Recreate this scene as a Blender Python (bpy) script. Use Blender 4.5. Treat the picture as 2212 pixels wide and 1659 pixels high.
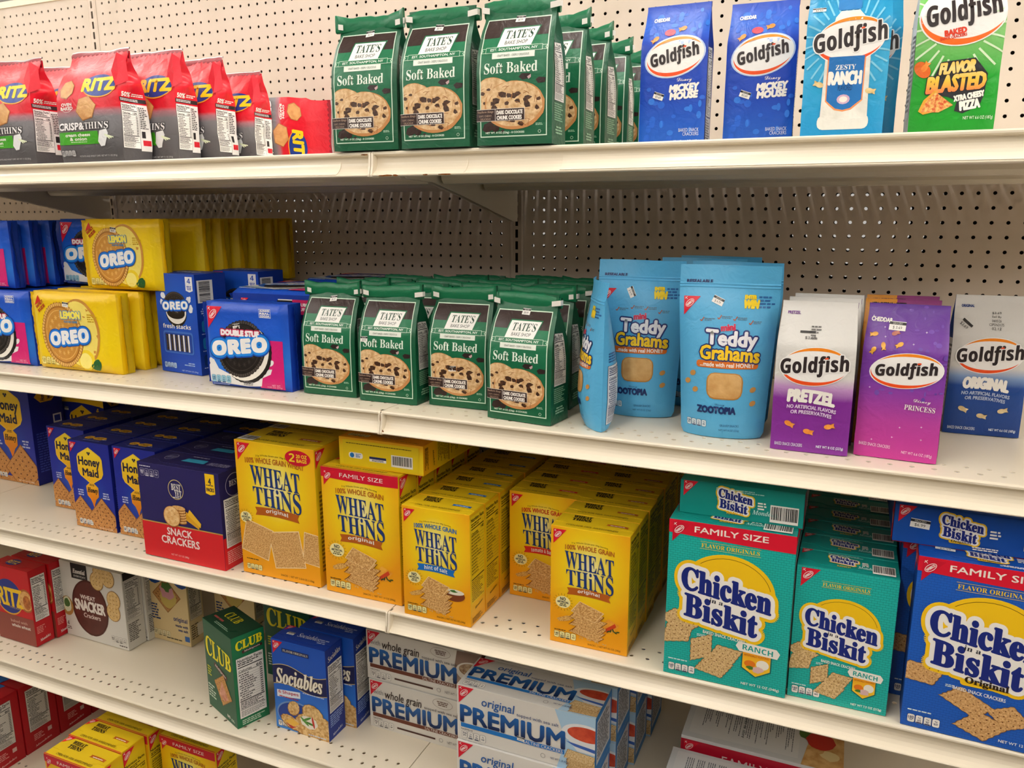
import bpy, bmesh, math, random
import numpy as np
from mathutils import Vector, Matrix
sc = bpy.context.scene
for _o in list(bpy.data.objects): bpy.data.objects.remove(_o)
COL = sc.collection
# ------------------------------------------------------------------ camera, world, exposure
# X runs along the shelves (0 = seam between the two bays), Y into the gondola (0 = pegboard face), Z up
F_PX = 1702.76
cam = bpy.data.cameras.new('camera'); cam.sensor_fit = 'HORIZONTAL'; cam.sensor_width = 36.0
cam.lens = 36.0 * F_PX / 2212.0; cam.clip_start = 0.02; cam.clip_end = 60
camo = bpy.data.objects.new('camera', cam); COL.objects.link(camo)
def cam_matrix(yaw, pitch, roll, loc):
    cy, sy, cp, sp, cr, sr = math.cos(yaw), math.sin(yaw), math.cos(pitch), math.sin(pitch), math.cos(roll), math.sin(roll)
    f = Vector((-sy*cp, cy*cp, sp)); r0 = Vector((cy, sy, 0)); u0 = r0.cross(f)
    r = r0*cr + u0*sr; u = -r0*sr + u0*cr
    m = Matrix((( r.x, u.x, -f.x, loc[0]), (r.y, u.y, -f.y, loc[1]), (r.z, u.z, -f.z, loc[2]), (0, 0, 0, 1)))
    return m
camo.matrix_world = cam_matrix(0.4051, -0.2099, -0.0009, (0.6848, -1.6250, -0.0385))
sc.camera = camo
wd = bpy.data.worlds.new('world'); sc.world = wd; wd.use_nodes = True
wd.node_tree.nodes['Background'].inputs[0].default_value = (1.0, 0.95, 0.88, 1)
wd.node_tree.nodes['Background'].inputs[1].default_value = 0.45
sc.view_settings.view_transform = 'Standard'; sc.view_settings.look = 'None'
sc.view_settings.gamma = 1.0; sc.view_settings.use_curve_mapping = False
sc.view_settings.exposure = 0.18
sc.cycles.use_denoising = True
sc.cycles.max_bounces = 8; sc.cycles.diffuse_bounces = 5; sc.cycles.glossy_bounces = 3
LAMP_W = 70.0            # emission strength of the tube diffusers
# ------------------------------------------------------------------ materials
def lin(h):
    h = h.lstrip('#'); o = []
    for i in (0, 2, 4):
        c = int(h[i:i+2], 16)/255.0
        o.append(c/12.92 if c <= 0.04045 else ((c+0.055)/1.055)**2.4)
    return (*o, 1.0)
_m = {}
def _new(key):
    m = bpy.data.materials.new(key); m.use_nodes = True
    return m, m.node_tree, m.node_tree.nodes['Principled BSDF']
def _film(nt, b, scale=55, dist=0.0012):
    tc = nt.nodes.new('ShaderNodeTexCoord'); n = nt.nodes.new('ShaderNodeTexNoise')
    n.inputs['Scale'].default_value = scale; n.inputs['Detail'].default_value = 3; n.inputs['Distortion'].default_value = 0.8
    bp = nt.nodes.new('ShaderNodeBump'); bp.inputs['Strength'].default_value = 0.55; bp.inputs['Distance'].default_value = dist*2
    nt.links.new(tc.outputs['Object'], n.inputs['Vector']); nt.links.new(n.outputs['Fac'], bp.inputs['Height'])
    nt.links.new(bp.outputs['Normal'], b.inputs['Normal'])
def M(hexc, rough=0.42, film=False, metal=0.0):
    k = ('c', hexc, rough, film, metal)
    if k in _m: return _m[k]
    m, nt, b = _new('print_'+hexc.strip('#')+('_film' if film else ''))
    b.inputs['Base Color'].default_value = lin(hexc); b.inputs['Roughness'].default_value = 0.36 if film else rough
    b.inputs['Metallic'].default_value = metal
    b.inputs['Specular IOR Level'].default_value = 0.4 if film else 0.35
    if film: _film(nt, b)
    _m[k] = m; return m
def MN(ha, hb, scale=180, film=False, rough=0.5, detail=3, lo=0.35, hi=0.65):
    """two printed tones broken up by noise (baked surfaces, cheese, chocolate)"""
    k = ('n', ha, hb, scale, film, lo, hi)
    if k in _m: return _m[k]
    m, nt, b = _new('mottled_'+ha.strip('#'))
    tc = nt.nodes.new('ShaderNodeTexCoord'); n = nt.nodes.new('ShaderNodeTexNoise'); r = nt.nodes.new('ShaderNodeValToRGB')
    n.inputs['Scale'].default_value = scale; n.inputs['Detail'].default_value = detail
    r.color_ramp.elements[0].position = lo; r.color_ramp.elements[1].position = hi
    r.color_ramp.elements[0].color = lin(ha); r.color_ramp.elements[1].color = lin(hb)
    nt.links.new(tc.outputs['Object'], n.inputs['Vector']); nt.links.new(n.outputs['Fac'], r.inputs['Fac'])
    nt.links.new(r.outputs['Color'], b.inputs['Base Color']); b.inputs['Roughness'].default_value = 0.36 if film else rough
    if film: _film(nt, b)
    _m[k] = m; return m
def MG(stops, kind='LINEAR', org=(0, 0), sx=1.0, sy=1.0, film=False, rough=0.42):
    """printed colour blend over the face (UV = face position); LINEAR runs upward, SPHERICAL outward from org"""
    k = ('g', tuple(stops), kind, org, sx, sy, film)
    if k in _m: return _m[k]
    m, nt, b = _new('blend_'+stops[0][1].strip('#'))
    tc = nt.nodes.new('ShaderNodeTexCoord'); r = nt.nodes.new('ShaderNodeValToRGB')
    if kind == 'LINEAR':
        s = nt.nodes.new('ShaderNodeSeparateXYZ'); nt.links.new(tc.outputs['UV'], s.inputs[0]); nt.links.new(s.outputs['Y' if sy else 'X'], r.inputs['Fac'])
    else:
        mp = nt.nodes.new('ShaderNodeMapping'); mp.vector_type = 'POINT'
        mp.inputs['Scale'].default_value = (sx, sy, 0); mp.inputs['Location'].default_value = (-org[0]*sx, -org[1]*sy, 0)
        ln = nt.nodes.new('ShaderNodeVectorMath'); ln.operation = 'LENGTH'
        nt.links.new(tc.outputs['UV'], mp.inputs['Vector']); nt.links.new(mp.outputs['Vector'], ln.inputs[0]); nt.links.new(ln.outputs['Value'], r.inputs['Fac'])
    el = r.color_ramp.elements
    while len(el) < len(stops): el.new(0.5)
    for e, (p, c) in zip(el, stops): e.position = p; e.color = lin(c)
    nt.links.new(r.outputs['Color'], b.inputs['Base Color']); b.inputs['Roughness'].default_value = 0.36 if film else rough
    b.inputs['Specular IOR Level'].default_value = 0.4 if film else 0.35
    if film: _film(nt, b)
    _m[k] = m; return m
def MW(ha, hb, W, H):
    """printed basket weave"""
    k = ('w', ha, hb, W, H)
    if k in _m: return _m[k]
    m, nt, b = _new('weave_'+ha.strip('#'))
    tc = nt.nodes.new('ShaderNodeTexCoord'); mp = nt.nodes.new('ShaderNodeMapping'); br = nt.nodes.new('ShaderNodeTexBrick')
    mp.inputs['Scale'].default_value = (W/26.0, H/26.0, 1)
    br.inputs['Color1'].default_value = lin(ha); br.inputs['Color2'].default_value = lin(ha); br.inputs['Mortar'].default_value = lin(hb)
    br.inputs['Scale'].default_value = 1.9; br.inputs['Mortar Size'].default_value = 0.03; br.inputs['Mortar Smooth'].default_value = 1.0; br.inputs['Brick Width'].default_value = .5
    nt.links.new(tc.outputs['UV'], mp.inputs['Vector']); nt.links.new(mp.outputs['Vector'], br.inputs['Vector'])
    nt.links.new(br.outputs['Color'], b.inputs['Base Color']); b.inputs['Roughness'].default_value = .42
    _m[k] = m; return m
def paint(key, hexc, rough, spec=0.5, speck=None):
    m, nt, b = _new(key)
    b.inputs['Base Color'].default_value = lin(hexc); b.inputs['Roughness'].default_value = rough; b.inputs['Specular IOR Level'].default_value = spec
    if speck:
        tc = nt.nodes.new('ShaderNodeTexCoord'); n = nt.nodes.new('ShaderNodeTexNoise'); r = nt.nodes.new('ShaderNodeValToRGB')
        n.inputs['Scale'].default_value = speck[1]; n.inputs['Detail'].default_value = 6
        r.color_ramp.elements[0].position = .3; r.color_ramp.elements[0].color = lin(speck[0]); r.color_ramp.elements[1].position = .5; r.color_ramp.elements[1].color = lin(hexc)
        nt.links.new(tc.outputs['Object'], n.inputs['Vector']); nt.links.new(n.outputs['Fac'], r.inputs['Fac']); nt.links.new(r.outputs['Color'], b.inputs['Base Color'])
    return m
# ------------------------------------------------------------------ lettering
def _off(u, l, d=None):
    def f(s):
        o = ''
        for c in s:
            if 'A' <= c <= 'Z': o += chr(u+ord(c)-65)
            elif 'a' <= c <= 'z': o += chr(l+ord(c)-97)
            elif d and '0' <= c <= '9': o += chr(d+ord(c)-48)
            else: o += c
        return o
    return f
STY = {'serif': _off(0x1D400, 0x1D41A, 0x1D7CE), 'serifi': _off(0x1D468, 0x1D482), 'script': _off(0x1D4D0, 0x1D4EA),
       'sans': _off(0x1D5D4, 0x1D5EE, 0x1D7EC), 'sansi': _off(0x1D63C, 0x1D656, 0x1D7EC), 'n': lambda s: s}
_txt = {}
def glyphs(s, style):
    k = (s, style)
    if k in _txt: return _txt[k]
    c = bpy.data.curves.new('lettering', 'FONT'); c.body = STY[style](s); c.resolution_u = 3 if style != 'n' else 2
    o = bpy.data.objects.new('lettering', c); me = bpy.data.meshes.new_from_object(o)
    v = np.array([(q.co.x, q.co.y) for q in me.vertices]) if len(me.vertices) else np.zeros((3, 2))
    f = [tuple(p.vertices) for p in me.polygons]
    mn, mx = v.min(0), v.max(0); v = (v-(mn+mx)/2)/np.maximum(mx-mn, 1e-6)     # unit box around 0
    asp = (mx-mn)[0]/max((mx-mn)[1], 1e-6)
    # drop reversed faces
    ff = []
    for p in f:
        a = 0.0
        for i in range(len(p)):
            x0, y0 = v[p[i]]; x1, y1 = v[p[(i+1) % len(p)]]; a += x0*y1-x1*y0
        ff.append(p if a > 0 else p[::-1])
    bpy.data.objects.remove(o); bpy.data.curves.remove(c); bpy.data.meshes.remove(me)
    _txt[k] = (v, ff, asp); return _txt[k]
def ang(n, a0=0.0, a1=2*math.pi, closed=True):
    return [a0+(a1-a0)*i/(n if closed else n-1) for i in range(n)]
class Art:
    """flat printing on one face of a pack, in millimetres from the lower left corner"""
    def __init__(s, W, H, film=False, seed=1):
        s.W, s.H, s.film, s.items, s.rnd = W, H, film, [], random.Random(seed)
    def m(s, c):
        return c if not isinstance(c, str) else M(c, film=s.film)
    def add(s, part, pts, faces, mat, lay, clip=True):
        pts = np.array(pts, float)
        if clip: pts = np.clip(pts, (0, 0), (s.W, s.H))
        s.items.append((part, pts, faces, s.m(mat), lay))
    def poly(s, part, pts, mat, lay=1):
        pts = [tuple(p) for p in pts]
        a = sum(pts[i][0]*pts[(i+1) % len(pts)][1]-pts[(i+1) % len(pts)][0]*pts[i][1] for i in range(len(pts)))
        if a < 0: pts = pts[::-1]
        s.add(part, pts, [tuple(range(len(pts)))], mat, lay)
    def rect(s, part, x, y, w, h, mat, lay=1, rot=0):
        p = [(x, y), (x+w, y), (x+w, y+h), (x, y+h)]
        if rot:
            c, d = math.cos(math.radians(rot)), math.sin(math.radians(rot)); mx, my = x+w/2, y+h/2
            p = [(mx+(a-mx)*c-(b-my)*d, my+(a-mx)*d+(b-my)*c) for a, b in p]
        s.poly(part, p, mat, lay)
    def rrect(s, part, x, y, w, h, r, mat, lay=1):
        p = []
        for cx, cy, a0 in ((x+w-r, y+r, -90), (x+w-r, y+h-r, 0), (x+r, y+h-r, 90), (x+r, y+r, 180)):
            p += [(cx+r*math.cos(math.radians(a0+t)), cy+r*math.sin(math.radians(a0+t))) for t in (0, 30, 60, 90)]
        s.poly(part, p, mat, lay)
    def ell(s, part, cx, cy, rx, ry, mat, lay=1, rot=0, n=36, jit=0, wav=0):
        c, d = math.cos(math.radians(rot)), math.sin(math.radians(rot)); p = []
        for i, a in enumerate(ang(n)):
            k = 1+s.rnd.uniform(-jit, jit)+(wav if i % 2 else 0)
            x, y = rx*k*math.cos(a), ry*k*math.sin(a); p.append((cx+x*c-y*d, cy+x*d+y*c))
        s.poly(part, p, mat, lay)
    def ring(s, part, cx, cy, rx, ry, t, mat, lay=1, rot=0, a0=0, a1=360, n=40, taper=False):
        c, d = math.cos(math.radians(rot)), math.sin(math.radians(rot)); P = []; F = []
        for i in range(n+1):
            a = math.radians(a0+(a1-a0)*i/n); tt = t*(math.sin(math.pi*i/n) if taper else 1)
            for q in (1.0, 0.0):
                x, y = (rx-tt*(1-q))*math.cos(a), (ry-tt*(1-q))*math.sin(a); P.append((cx+x*c-y*d, cy+x*d+y*c))
        for i in range(n): F.append((2*i+1, 2*i, 2*i+2, 2*i+3))
        s.add(part, P, F, mat, lay)
    def line(s, part, pts, t, mat, lay=1):
        for (x0, y0), (x1, y1) in zip(pts, pts[1:]):
            L = math.hypot(x1-x0, y1-y0) or 1; nx, ny = -(y1-y0)/L*t/2, (x1-x0)/L*t/2
            s.poly(part, [(x0-nx, y0-ny), (x1-nx, y1-ny), (x1+nx, y1+ny), (x0+nx, y0+ny)], mat, lay)
    def t(s, part, txt, cx, cy, w, h, mat, style='n', lay=3, rot=0, arch=0, slope=0, shear=0, bold=0, out=(), grow=0):
        v, f, asp = glyphs(txt, style)
        if w is None: w = asp*h
        p = v*(w, h)
        if grow: p[:, 1] *= 1+grow*(v[:, 0])                       # letters get taller to the right
        if shear: p[:, 0] += p[:, 1]*shear
        if arch: p[:, 1] += arch*(1-(2*v[:, 0])**2)
        if slope: p[:, 1] += slope*v[:, 0]
        if rot:
            c, d = math.cos(math.radians(rot)), math.sin(math.radians(rot)); p = np.stack([p[:, 0]*c-p[:, 1]*d, p[:, 0]*d+p[:, 1]*c], 1)
        p = p+(cx, cy)
        s.add(part, p, f, mat, lay)
        if bold:
            for i, a in enumerate(ang(6)): s.add(part, p+(bold*math.cos(a), bold*math.sin(a)), f, mat, lay)
        for j, (m2, r) in enumerate(out):
            for i, a in enumerate(ang(24 if r > 4 else 14)): s.add(part, p+(r*math.cos(a), r*math.sin(a)), f, m2, lay-1-j)
            if r > 2.2:
                for i, a in enumerate(ang(8)): s.add(part, p+(r*.5*math.cos(a), r*.5*math.sin(a)), f, m2, lay-1-j)
    def words(s, part, x, y, w, h, n, mat, lay=2, fill=.55, just='l', rot=0):
        """rows of print too small to read: word-long dashes"""
        ph = h/n; P = []; F = []
        for i in range(n):
            yy = y+h-(i+.5)*ph; xx = x; end = x+w*(s.rnd.uniform(.6, 1) if n > 1 else 1)
            row = []
            while xx < end-ph*.6:
                l = min(s.rnd.uniform(1.2, 4.5)*ph*.55, end-xx); row.append((xx, l)); xx += l+ph*.3
            o = 0 if just == 'l' else (x+w-row[-1][0]-row[-1][1])*(.5 if just == 'c' else 1) if row else 0
            for a, l in row:
                k = len(P); P += [(a+o, yy-ph*fill/2), (a+o+l, yy-ph*fill/2), (a+o+l, yy+ph*fill/2), (a+o, yy+ph*fill/2)]; F.append((k, k+1, k+2, k+3))
        if P:
            P = np.array(P)
            if rot:
                c, d = math.cos(math.radians(rot)), math.sin(math.radians(rot)); o = np.array((x+w/2, y+h/2)); q = P-o
                P = np.stack([q[:, 0]*c-q[:, 1]*d, q[:, 0]*d+q[:, 1]*c], 1)+o
            s.add(part, P, F, mat, lay)
    def badge(s, x, y, z, red='#d5122e', part='corner_badge'):
        """red corner triangle with the tilted oval; x, y = its upper left corner"""
        s.poly(part, [(x, y), (x, y-z*1.15), (x+z, y)], red, 3)
        cx, cy = x+z*.36, y-z*.40
        s.ring(part, cx, cy, z*.31, z*.17, z*.028, '#f4efec', 4, rot=42, n=28)
        s.t(part, 'NABISCO', cx, cy, z*.46, z*.13, '#f4efec', 'n', 4, rot=42, bold=z*.006)
        for a in (0, 1): s.line(part, [(x+z*(.06+.05*a), y-z*(.17-.05*a)), (x+z*(.15+.05*a), y-z*(.09-.05*a))], z*.025, '#f4efec', 4)
        s.line(part, [(x+z*.08, y-z*.06), (x+z*.21, y-z*.2)], z*.025, '#f4efec', 4)
    def sticker(s, cx, cy, price, w=17, h=9.5, rot=0, part='price_sticker'):
        c, d = math.cos(math.radians(rot)), math.sin(math.radians(rot))
        q = lambda a, b: (cx+a*c-b*d, cy+a*d+b*c)
        s.poly(part, [q(-w/2, -h/2), q(w/2, -h/2), q(w/2, h/2), q(-w/2, h/2)], '#eceae6', 7)
        s.poly(part, [q(-w/2, h*.13), q(w/2, h*.13), q(w/2, h*.43), q(-w/2, h*.43)], '#1c1a1c', 8)
        x, y = q(0, h*.28); s.t(part, 'GROCERY', x, y, w*.6, h*.2, '#cfcdc9', 'n', 9, rot=rot)
        x, y = q(0, -h*.2); s.t(part, price, x, y, w*.55, h*.38, '#2a2a2c', 'n', 8, rot=rot)
    def tabs(s, x, y, z, cal, ink='#1c1c2a', bg='#efece6', n=4, part='calorie_tabs'):
        """row of rounded nutrition tabs, z = tab height"""
        for i in range(n):
            xx = x+i*z*.86
            s.rrect(part, xx-.35, y-.35, z*.74+.7, z+.7, z*.2, ink, 2); s.rrect(part, xx, y, z*.74, z, z*.18, bg, 3)
            if i == 0: s.t(part, cal, xx+z*.37, y+z*.66, z*.55, z*.3, ink, 'n', 4, bold=.12)
            else: s.t(part, '%d%s' % (i+1, 'g'), xx+z*.37, y+z*.7, z*.32, z*.24, ink, 'n', 4)
            s.words(part, xx+z*.1, y+z*.24, z*.54, z*.26, 2, ink, 4, just='c')
            if 0 < i < 3: s.rect(part, xx+z*.1, y+z*.03, z*.54, z*.14, ink, 4)
    def facts(s, x, y, w, h, cal='140', bg='#e9e7e2', ink='#232326', part='nutrition_label'):
        s.rect(part, x-.5, y-.5, w+1, h+1, ink, 2); s.rect(part, x, y, w, h, bg, 3)
        s.t(part, 'Nutrition Facts', x+w*.5, y+h*.955, w*.9, h*.05, ink, 'n', 4, bold=.18)
        s.words(part, x+w*.05, y+h*.865, w*.9, h*.06, 2, ink, 4)
        s.rect(part, x+w*.04, y+h*.835, w*.92, h*.016, ink, 4)
        s.t(part, 'Calories', x+w*.3, y+h*.785, w*.48, h*.036, ink, 'n', 4, bold=.15); s.t(part, cal, x+w*.82, y+h*.79, w*.2, h*.045, ink, 'n', 4, bold=.2)
        s.rect(part, x+w*.04, y+h*.752, w*.92, h*.009, ink, 4)
        n = 12
        for i in range(n):
            yy = y+h*(.74-.037*(i+1)); s.rect(part, x+w*.04, yy, w*.92, h*.003, ink, 4)
            s.words(part, x+w*(.05+.06*(i % 3 == 1)), yy+h*.006, w*s.rnd.uniform(.35, .62), h*.026, 1, ink, 4); s.rect(part, x+w*.84, yy+h*.01, w*.1, h*.015, ink, 4)
        s.rect(part, x+w*.04, y+h*.272, w*.92, h*.016, ink, 4)
        s.words(part, x+w*.05, y+h*.15, w*.88, h*.115, 5, ink, 4); s.rect(part, x+w*.04, y+h*.135, w*.92, h*.009, ink, 4)
        s.words(part, x+w*.05, y+h*.02, w*.9, h*.1, 5, ink, 4, fill=.4)
    def barcode(s, x, y, w, h, vert=False, part='barcode_label'):
        s.rect(part, x, y, w, h, '#e8e6e1', 3); q = .0
        while q < .9:
            d = s.rnd.choice((.014, .02, .03, .04))
            if vert: s.rect(part, x+w*.12, y+h*(.05+q), w*.7, h*d, '#17171a', 4)
            else: s.rect(part, x+w*(.05+q), y+h*.16, w*d, h*.76, '#17171a', 4)
            q += d+s.rnd.choice((.012, .02, .03))
    # ---- printed pictures
    def cracker(s, cx, cy, w, h, rot, tone=('#d8a45c', '#b9772f'), holes=4, lay=2, saw=0, edge='#8f5a22', part='food_picture', sk=0):
        c, d = math.cos(math.radians(rot)), math.sin(math.radians(rot))
        def q(a, b): a = a+b*sk; return (cx+a*c-b*d, cy+a*d+b*c)
        def outl(k):
            p = []; n = 9
            for i in range(4*n):
                e, u = i//n, (i % n)/n*2-1; z = (saw if i % 2 else 0)
                a, b = ((u, -1+z), (1-z, u), (-u, 1-z), (-1+z, -u))[e]; p.append(q(a*w/2*k, b*h/2*k))
            return p
        s.poly(part, outl(1.0), edge, lay); s.poly(part, outl(.955), MN(tone[1], tone[0], 420, s.film), lay+1)
        for i in range(holes):
            for j in range(holes):
                a, b = ((i+.5)/holes-.5)*w*.86, ((j+.5)/holes-.5)*h*.86; x, y = q(a+s.rnd.uniform(-.4, .4), b)
                s.ell(part, x, y, min(w, h)*.032, min(w, h)*.026, '#6d3f17', lay+2, n=6)
    def cookie(s, cx, cy, rx, ry, lay=2, seed=3, part='food_picture', chunks=16):
        r = random.Random(seed)
        s.ell(part, cx, cy-ry*.02, rx, ry, '#c48a55', lay, n=34, jit=.012); s.ell(part, cx-rx*.02, cy+ry*.04, rx*.94, ry*.92, MN('#c69a68', '#e5c79a', 150, s.film), lay+1, n=34, jit=.02)
        for i in range(chunks):
            a, q = r.uniform(0, 6.28), math.sqrt(r.uniform(.03, .72)); x, y = cx+rx*q*math.cos(a), cy+ry*q*math.sin(a); z = r.uniform(.07, .15)*rx; b = r.uniform(0, 3.1)
            p = [(x+z*k*math.cos(b+t), y+z*k*.7*math.sin(b+t)) for t, k in zip((0, .9, 1.9, 3.0, 4.1, 5.3), [r.uniform(.6, 1.25) for _ in range(6)])]
            s.poly(part, p, MN('#2d1a14', '#55341f', 260, s.film), lay+2)
        for i in range(chunks):
            a, q = r.uniform(0, 6.28), math.sqrt(r.uniform(.0, .8)); x, y = cx+rx*q*math.cos(a), cy+ry*q*math.sin(a); b = r.uniform(0, 3.1); l = rx*.1
            s.line(part, [(x-l*math.cos(b), y-l*math.sin(b)), (x, y+l*.25), (x+l*math.cos(b), y+l*math.sin(b))], .7, '#a06a3c', lay+2)
    def sandwich(s, cx, cy, rx, ry, rot, dark=True, lay=2, part='food_picture', cream=True):
        """round embossed sandwich cookie: side wall, filling, ridged rim and stamped face"""
        A, B, C_ = ('#1b1716', '#3a3230', '#14100f') if dark else ('#c98f3c', '#e2b565', '#a86f28')
        c, d = math.cos(math.radians(rot)), math.sin(math.radians(rot))
        if cream:
            ox, oy = rx*.2, -ry*.13
            s.ell(part, cx+ox*1.35, cy+oy*1.35, rx, ry, A, lay, rot=rot, n=64, wav=-.02); s.ell(part, cx+ox*.8, cy+oy*.85, rx*.98, ry*.98, '#efece4' if dark else '#f6e58a', lay+1, rot=rot)
        s.ell(part, cx, cy, rx, ry, C_, lay+2, rot=rot, n=84, wav=-.03); s.ring(part, cx, cy, rx*.97, ry*.97, rx*.1, B if not dark else '#4a4340', lay+3, rot=rot)
        for a in ang(60): s.line(part, [(cx+(rx*k*math.cos(a))*c-(ry*k*math.sin(a))*d, cy+rx*k*math.cos(a)*d+ry*k*math.sin(a)*c) for k in (.86, .97)], rx*.025, C_, lay+4)
        s.ell(part, cx, cy, rx*.83, ry*.83, A, lay+4, rot=rot); s.ring(part, cx, cy, rx*.76, ry*.76, rx*.025, B, lay+5, rot=rot)
        for k in (.3, .56):
            for a in ang(10 if k < .5 else 16):
                x, y = rx*k*math.cos(a), ry*k*math.sin(a); x, y = cx+x*c-y*d, cy+x*d+y*c
                for b in (0, 1.05, 2.1): s.line(part, [(x-rx*.075*math.cos(b), y-ry*.075*math.sin(b)), (x+rx*.075*math.cos(b), y+ry*.075*math.sin(b))], rx*.022, B, lay+5)
    def fish(s, cx, cy, z, rot, tone=('#f2a03a', '#d9761f'), lay=3, part='food_picture'):
        c, d = math.cos(math.radians(rot)), math.sin(math.radians(rot)); b = []
        for a in ang(14, .5, 5.78, False): b.append((z*.62*math.cos(a), z*.42*math.sin(a)))
        p = [(z*.5, .18*z), (z*1.0, z*.42), (z*.85, 0), (z*1.0, -z*.42), (z*.5, -.18*z)]+b[::-1]
        p = [(-a, q) for a, q in p]
        s.poly(part, [(cx+a*c-q*d, cy+a*d+q*c) for a, q in p], MN(tone[1], tone[0], 120, s.film), lay)
# ------------------------------------------------------------------ pack geometry
class Geo:
    def __init__(s): s.v, s.f, s.mi, s.uv, s.mats, s.smooth = [], [], [], [], [], []
    def mat(s, m):
        if m not in s.mats: s.mats.append(m)
        return s.mats.index(m)
    def add(s, V, Fc, m, UV=None, smooth=False):
        o = len(s.v); s.v += [tuple(p) for p in V]; i = s.mat(m)
        UV = UV if UV is not None else [(0, 0)]*len(V)
        s.uv += [tuple(q) for q in UV]
        for f in Fc: s.f.append(tuple(k+o for k in f)); s.mi.append(i); s.smooth.append(smooth)
    def mesh(s, name):
        me = bpy.data.meshes.new(name); me.from_pydata(s.v, [], s.f)
        for m in s.mats: me.materials.append(m)
        me.polygons.foreach_set('material_index', s.mi); me.polygons.foreach_set('use_smooth', s.smooth)
        ul = me.uv_layers.new(name='UVMap'); lv = np.empty(len(me.loops), int); me.loops.foreach_get('vertex_index', lv)
        ul.data.foreach_set('uv', np.array(s.uv, float)[lv].ravel()); me.update(); return me
ON_ITS_OWN = ('top_flap', 'price_sticker', 'top_fold', 'closure_tab', 'top_seal', 'foil_edge', 'side_crease', 'end_seal', 'zip_seal')
LIFT = 0.00022; STEP = 0.00011
INK = ('lettering', 'bubble_pattern', 'burst_pattern', 'sparkle_pattern', 'printed_panel', 'red_panel', 'blue_panel', 'brown_panel', 'blue_edge', 'flavor_panel', 'side_print', 'size_banner_edge')
def conform(art, fmap, parts, grid=None):
    """lay an Art onto a face; grid = (nx, ny) cuts the print so that it follows a curved face"""
    by = {}; seen = {}; tot = {}
    for it in art.items: tot[int(it[4])] = tot.get(int(it[4]), 0)+1
    for part, pts, faces, mat, lay in art.items:          # later prints of a layer lie a hair above the earlier ones
        L = int(lay); seen[L] = seen.get(L, 0)+1; lay = L+.92*seen[L]/(tot[L]+1)
        by.setdefault(part, []).append((pts, faces, mat, lay))
    skin = next((b for b in ('carton', 'bag', 'wrapper', 'pouch') if b in parts), None)
    for part, its in by.items():                          # plain print stays in the skin's own mesh
        g = parts[skin] if part in INK and skin else parts.setdefault(part, Geo())
        if grid is None:
            for pts, faces, mat, lay in its:
                off = LIFT+STEP*lay
                g.add([fmap(x, y, off) for x, y in pts], faces, mat, [(x/art.W, y/art.H) for x, y in pts])
        else:
            bm = bmesh.new(); mats = []; ll = bm.verts.layers.float.new('lay')
            for pts, faces, mat, lay in its:
                if mat not in mats: mats.append(mat)
                vs = [bm.verts.new((x, y, 0)) for x, y in pts]
                for v in vs: v[ll] = lay
                for f in faces:
                    if len(set(f)) < 3: continue
                    try: bf = bm.faces.new([vs[k] for k in f]); bf.material_index = mats.index(mat)
                    except ValueError: pass
            big = [f for f in bm.faces if len(f.verts) > 4]
            bmesh.ops.triangulate(bm, faces=big)
            nx, ny = grid
            for i in range(1, nx):
                bmesh.ops.bisect_plane(bm, geom=bm.verts[:]+bm.edges[:]+bm.faces[:], plane_co=(art.W*i/nx, 0, 0), plane_no=(1, 0, 0), dist=1e-5)
            for j in range(1, ny):
                bmesh.ops.bisect_plane(bm, geom=bm.verts[:]+bm.edges[:]+bm.faces[:], plane_co=(0, art.H*j/ny, 0), plane_no=(0, 1, 0), dist=1e-5)
            bm.verts.index_update()
            V = [fmap(v.co.x, v.co.y, LIFT+STEP*v[ll]) for v in bm.verts]; UV = [(v.co.x/art.W, v.co.y/art.H) for v in bm.verts]
            o = len(g.v); g.v += V; g.uv += UV
            for f in bm.faces:
                g.f.append(tuple(v.index+o for v in f.verts)); g.mi.append(g.mat(mats[f.material_index])); g.smooth.append(True)
            bm.free()
def finish(name, parts, subs=()):
    """an Empty at the base of the pack with one mesh per part; subs = {part: parent part}"""
    root = bpy.data.objects.new(name, None); root.empty_display_size = .03; COL.objects.link(root); made = {}
    for p, g in parts.items():
        if not g.f: continue
        o = bpy.data.objects.new(p, g.mesh(p)); COL.objects.link(o); made[p] = o
    body = next((made[b] for b in ('carton', 'bag', 'wrapper', 'pouch') if b in made), None)
    for p, o in made.items():     # what is printed on the skin is a sub-part of it; flaps, folds, seals and stickers are parts
        o.parent = root if p in ON_ITS_OWN or o == body or body is None else body
    return root
def kids(o): return [c for c in bpy.data.objects if c.parent == o]
def copy_tree(o, par=None):
    c = o.copy(); COL.objects.link(c); c.parent = par
    for ch in o.children: copy_tree(ch, c)
    return c
def tag(o, label, cat, group=None):
    o['label'] = label; o['category'] = cat
    if group: o['group'] = group
    elif 'group' in o: del o['group']
_used = set()
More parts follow.
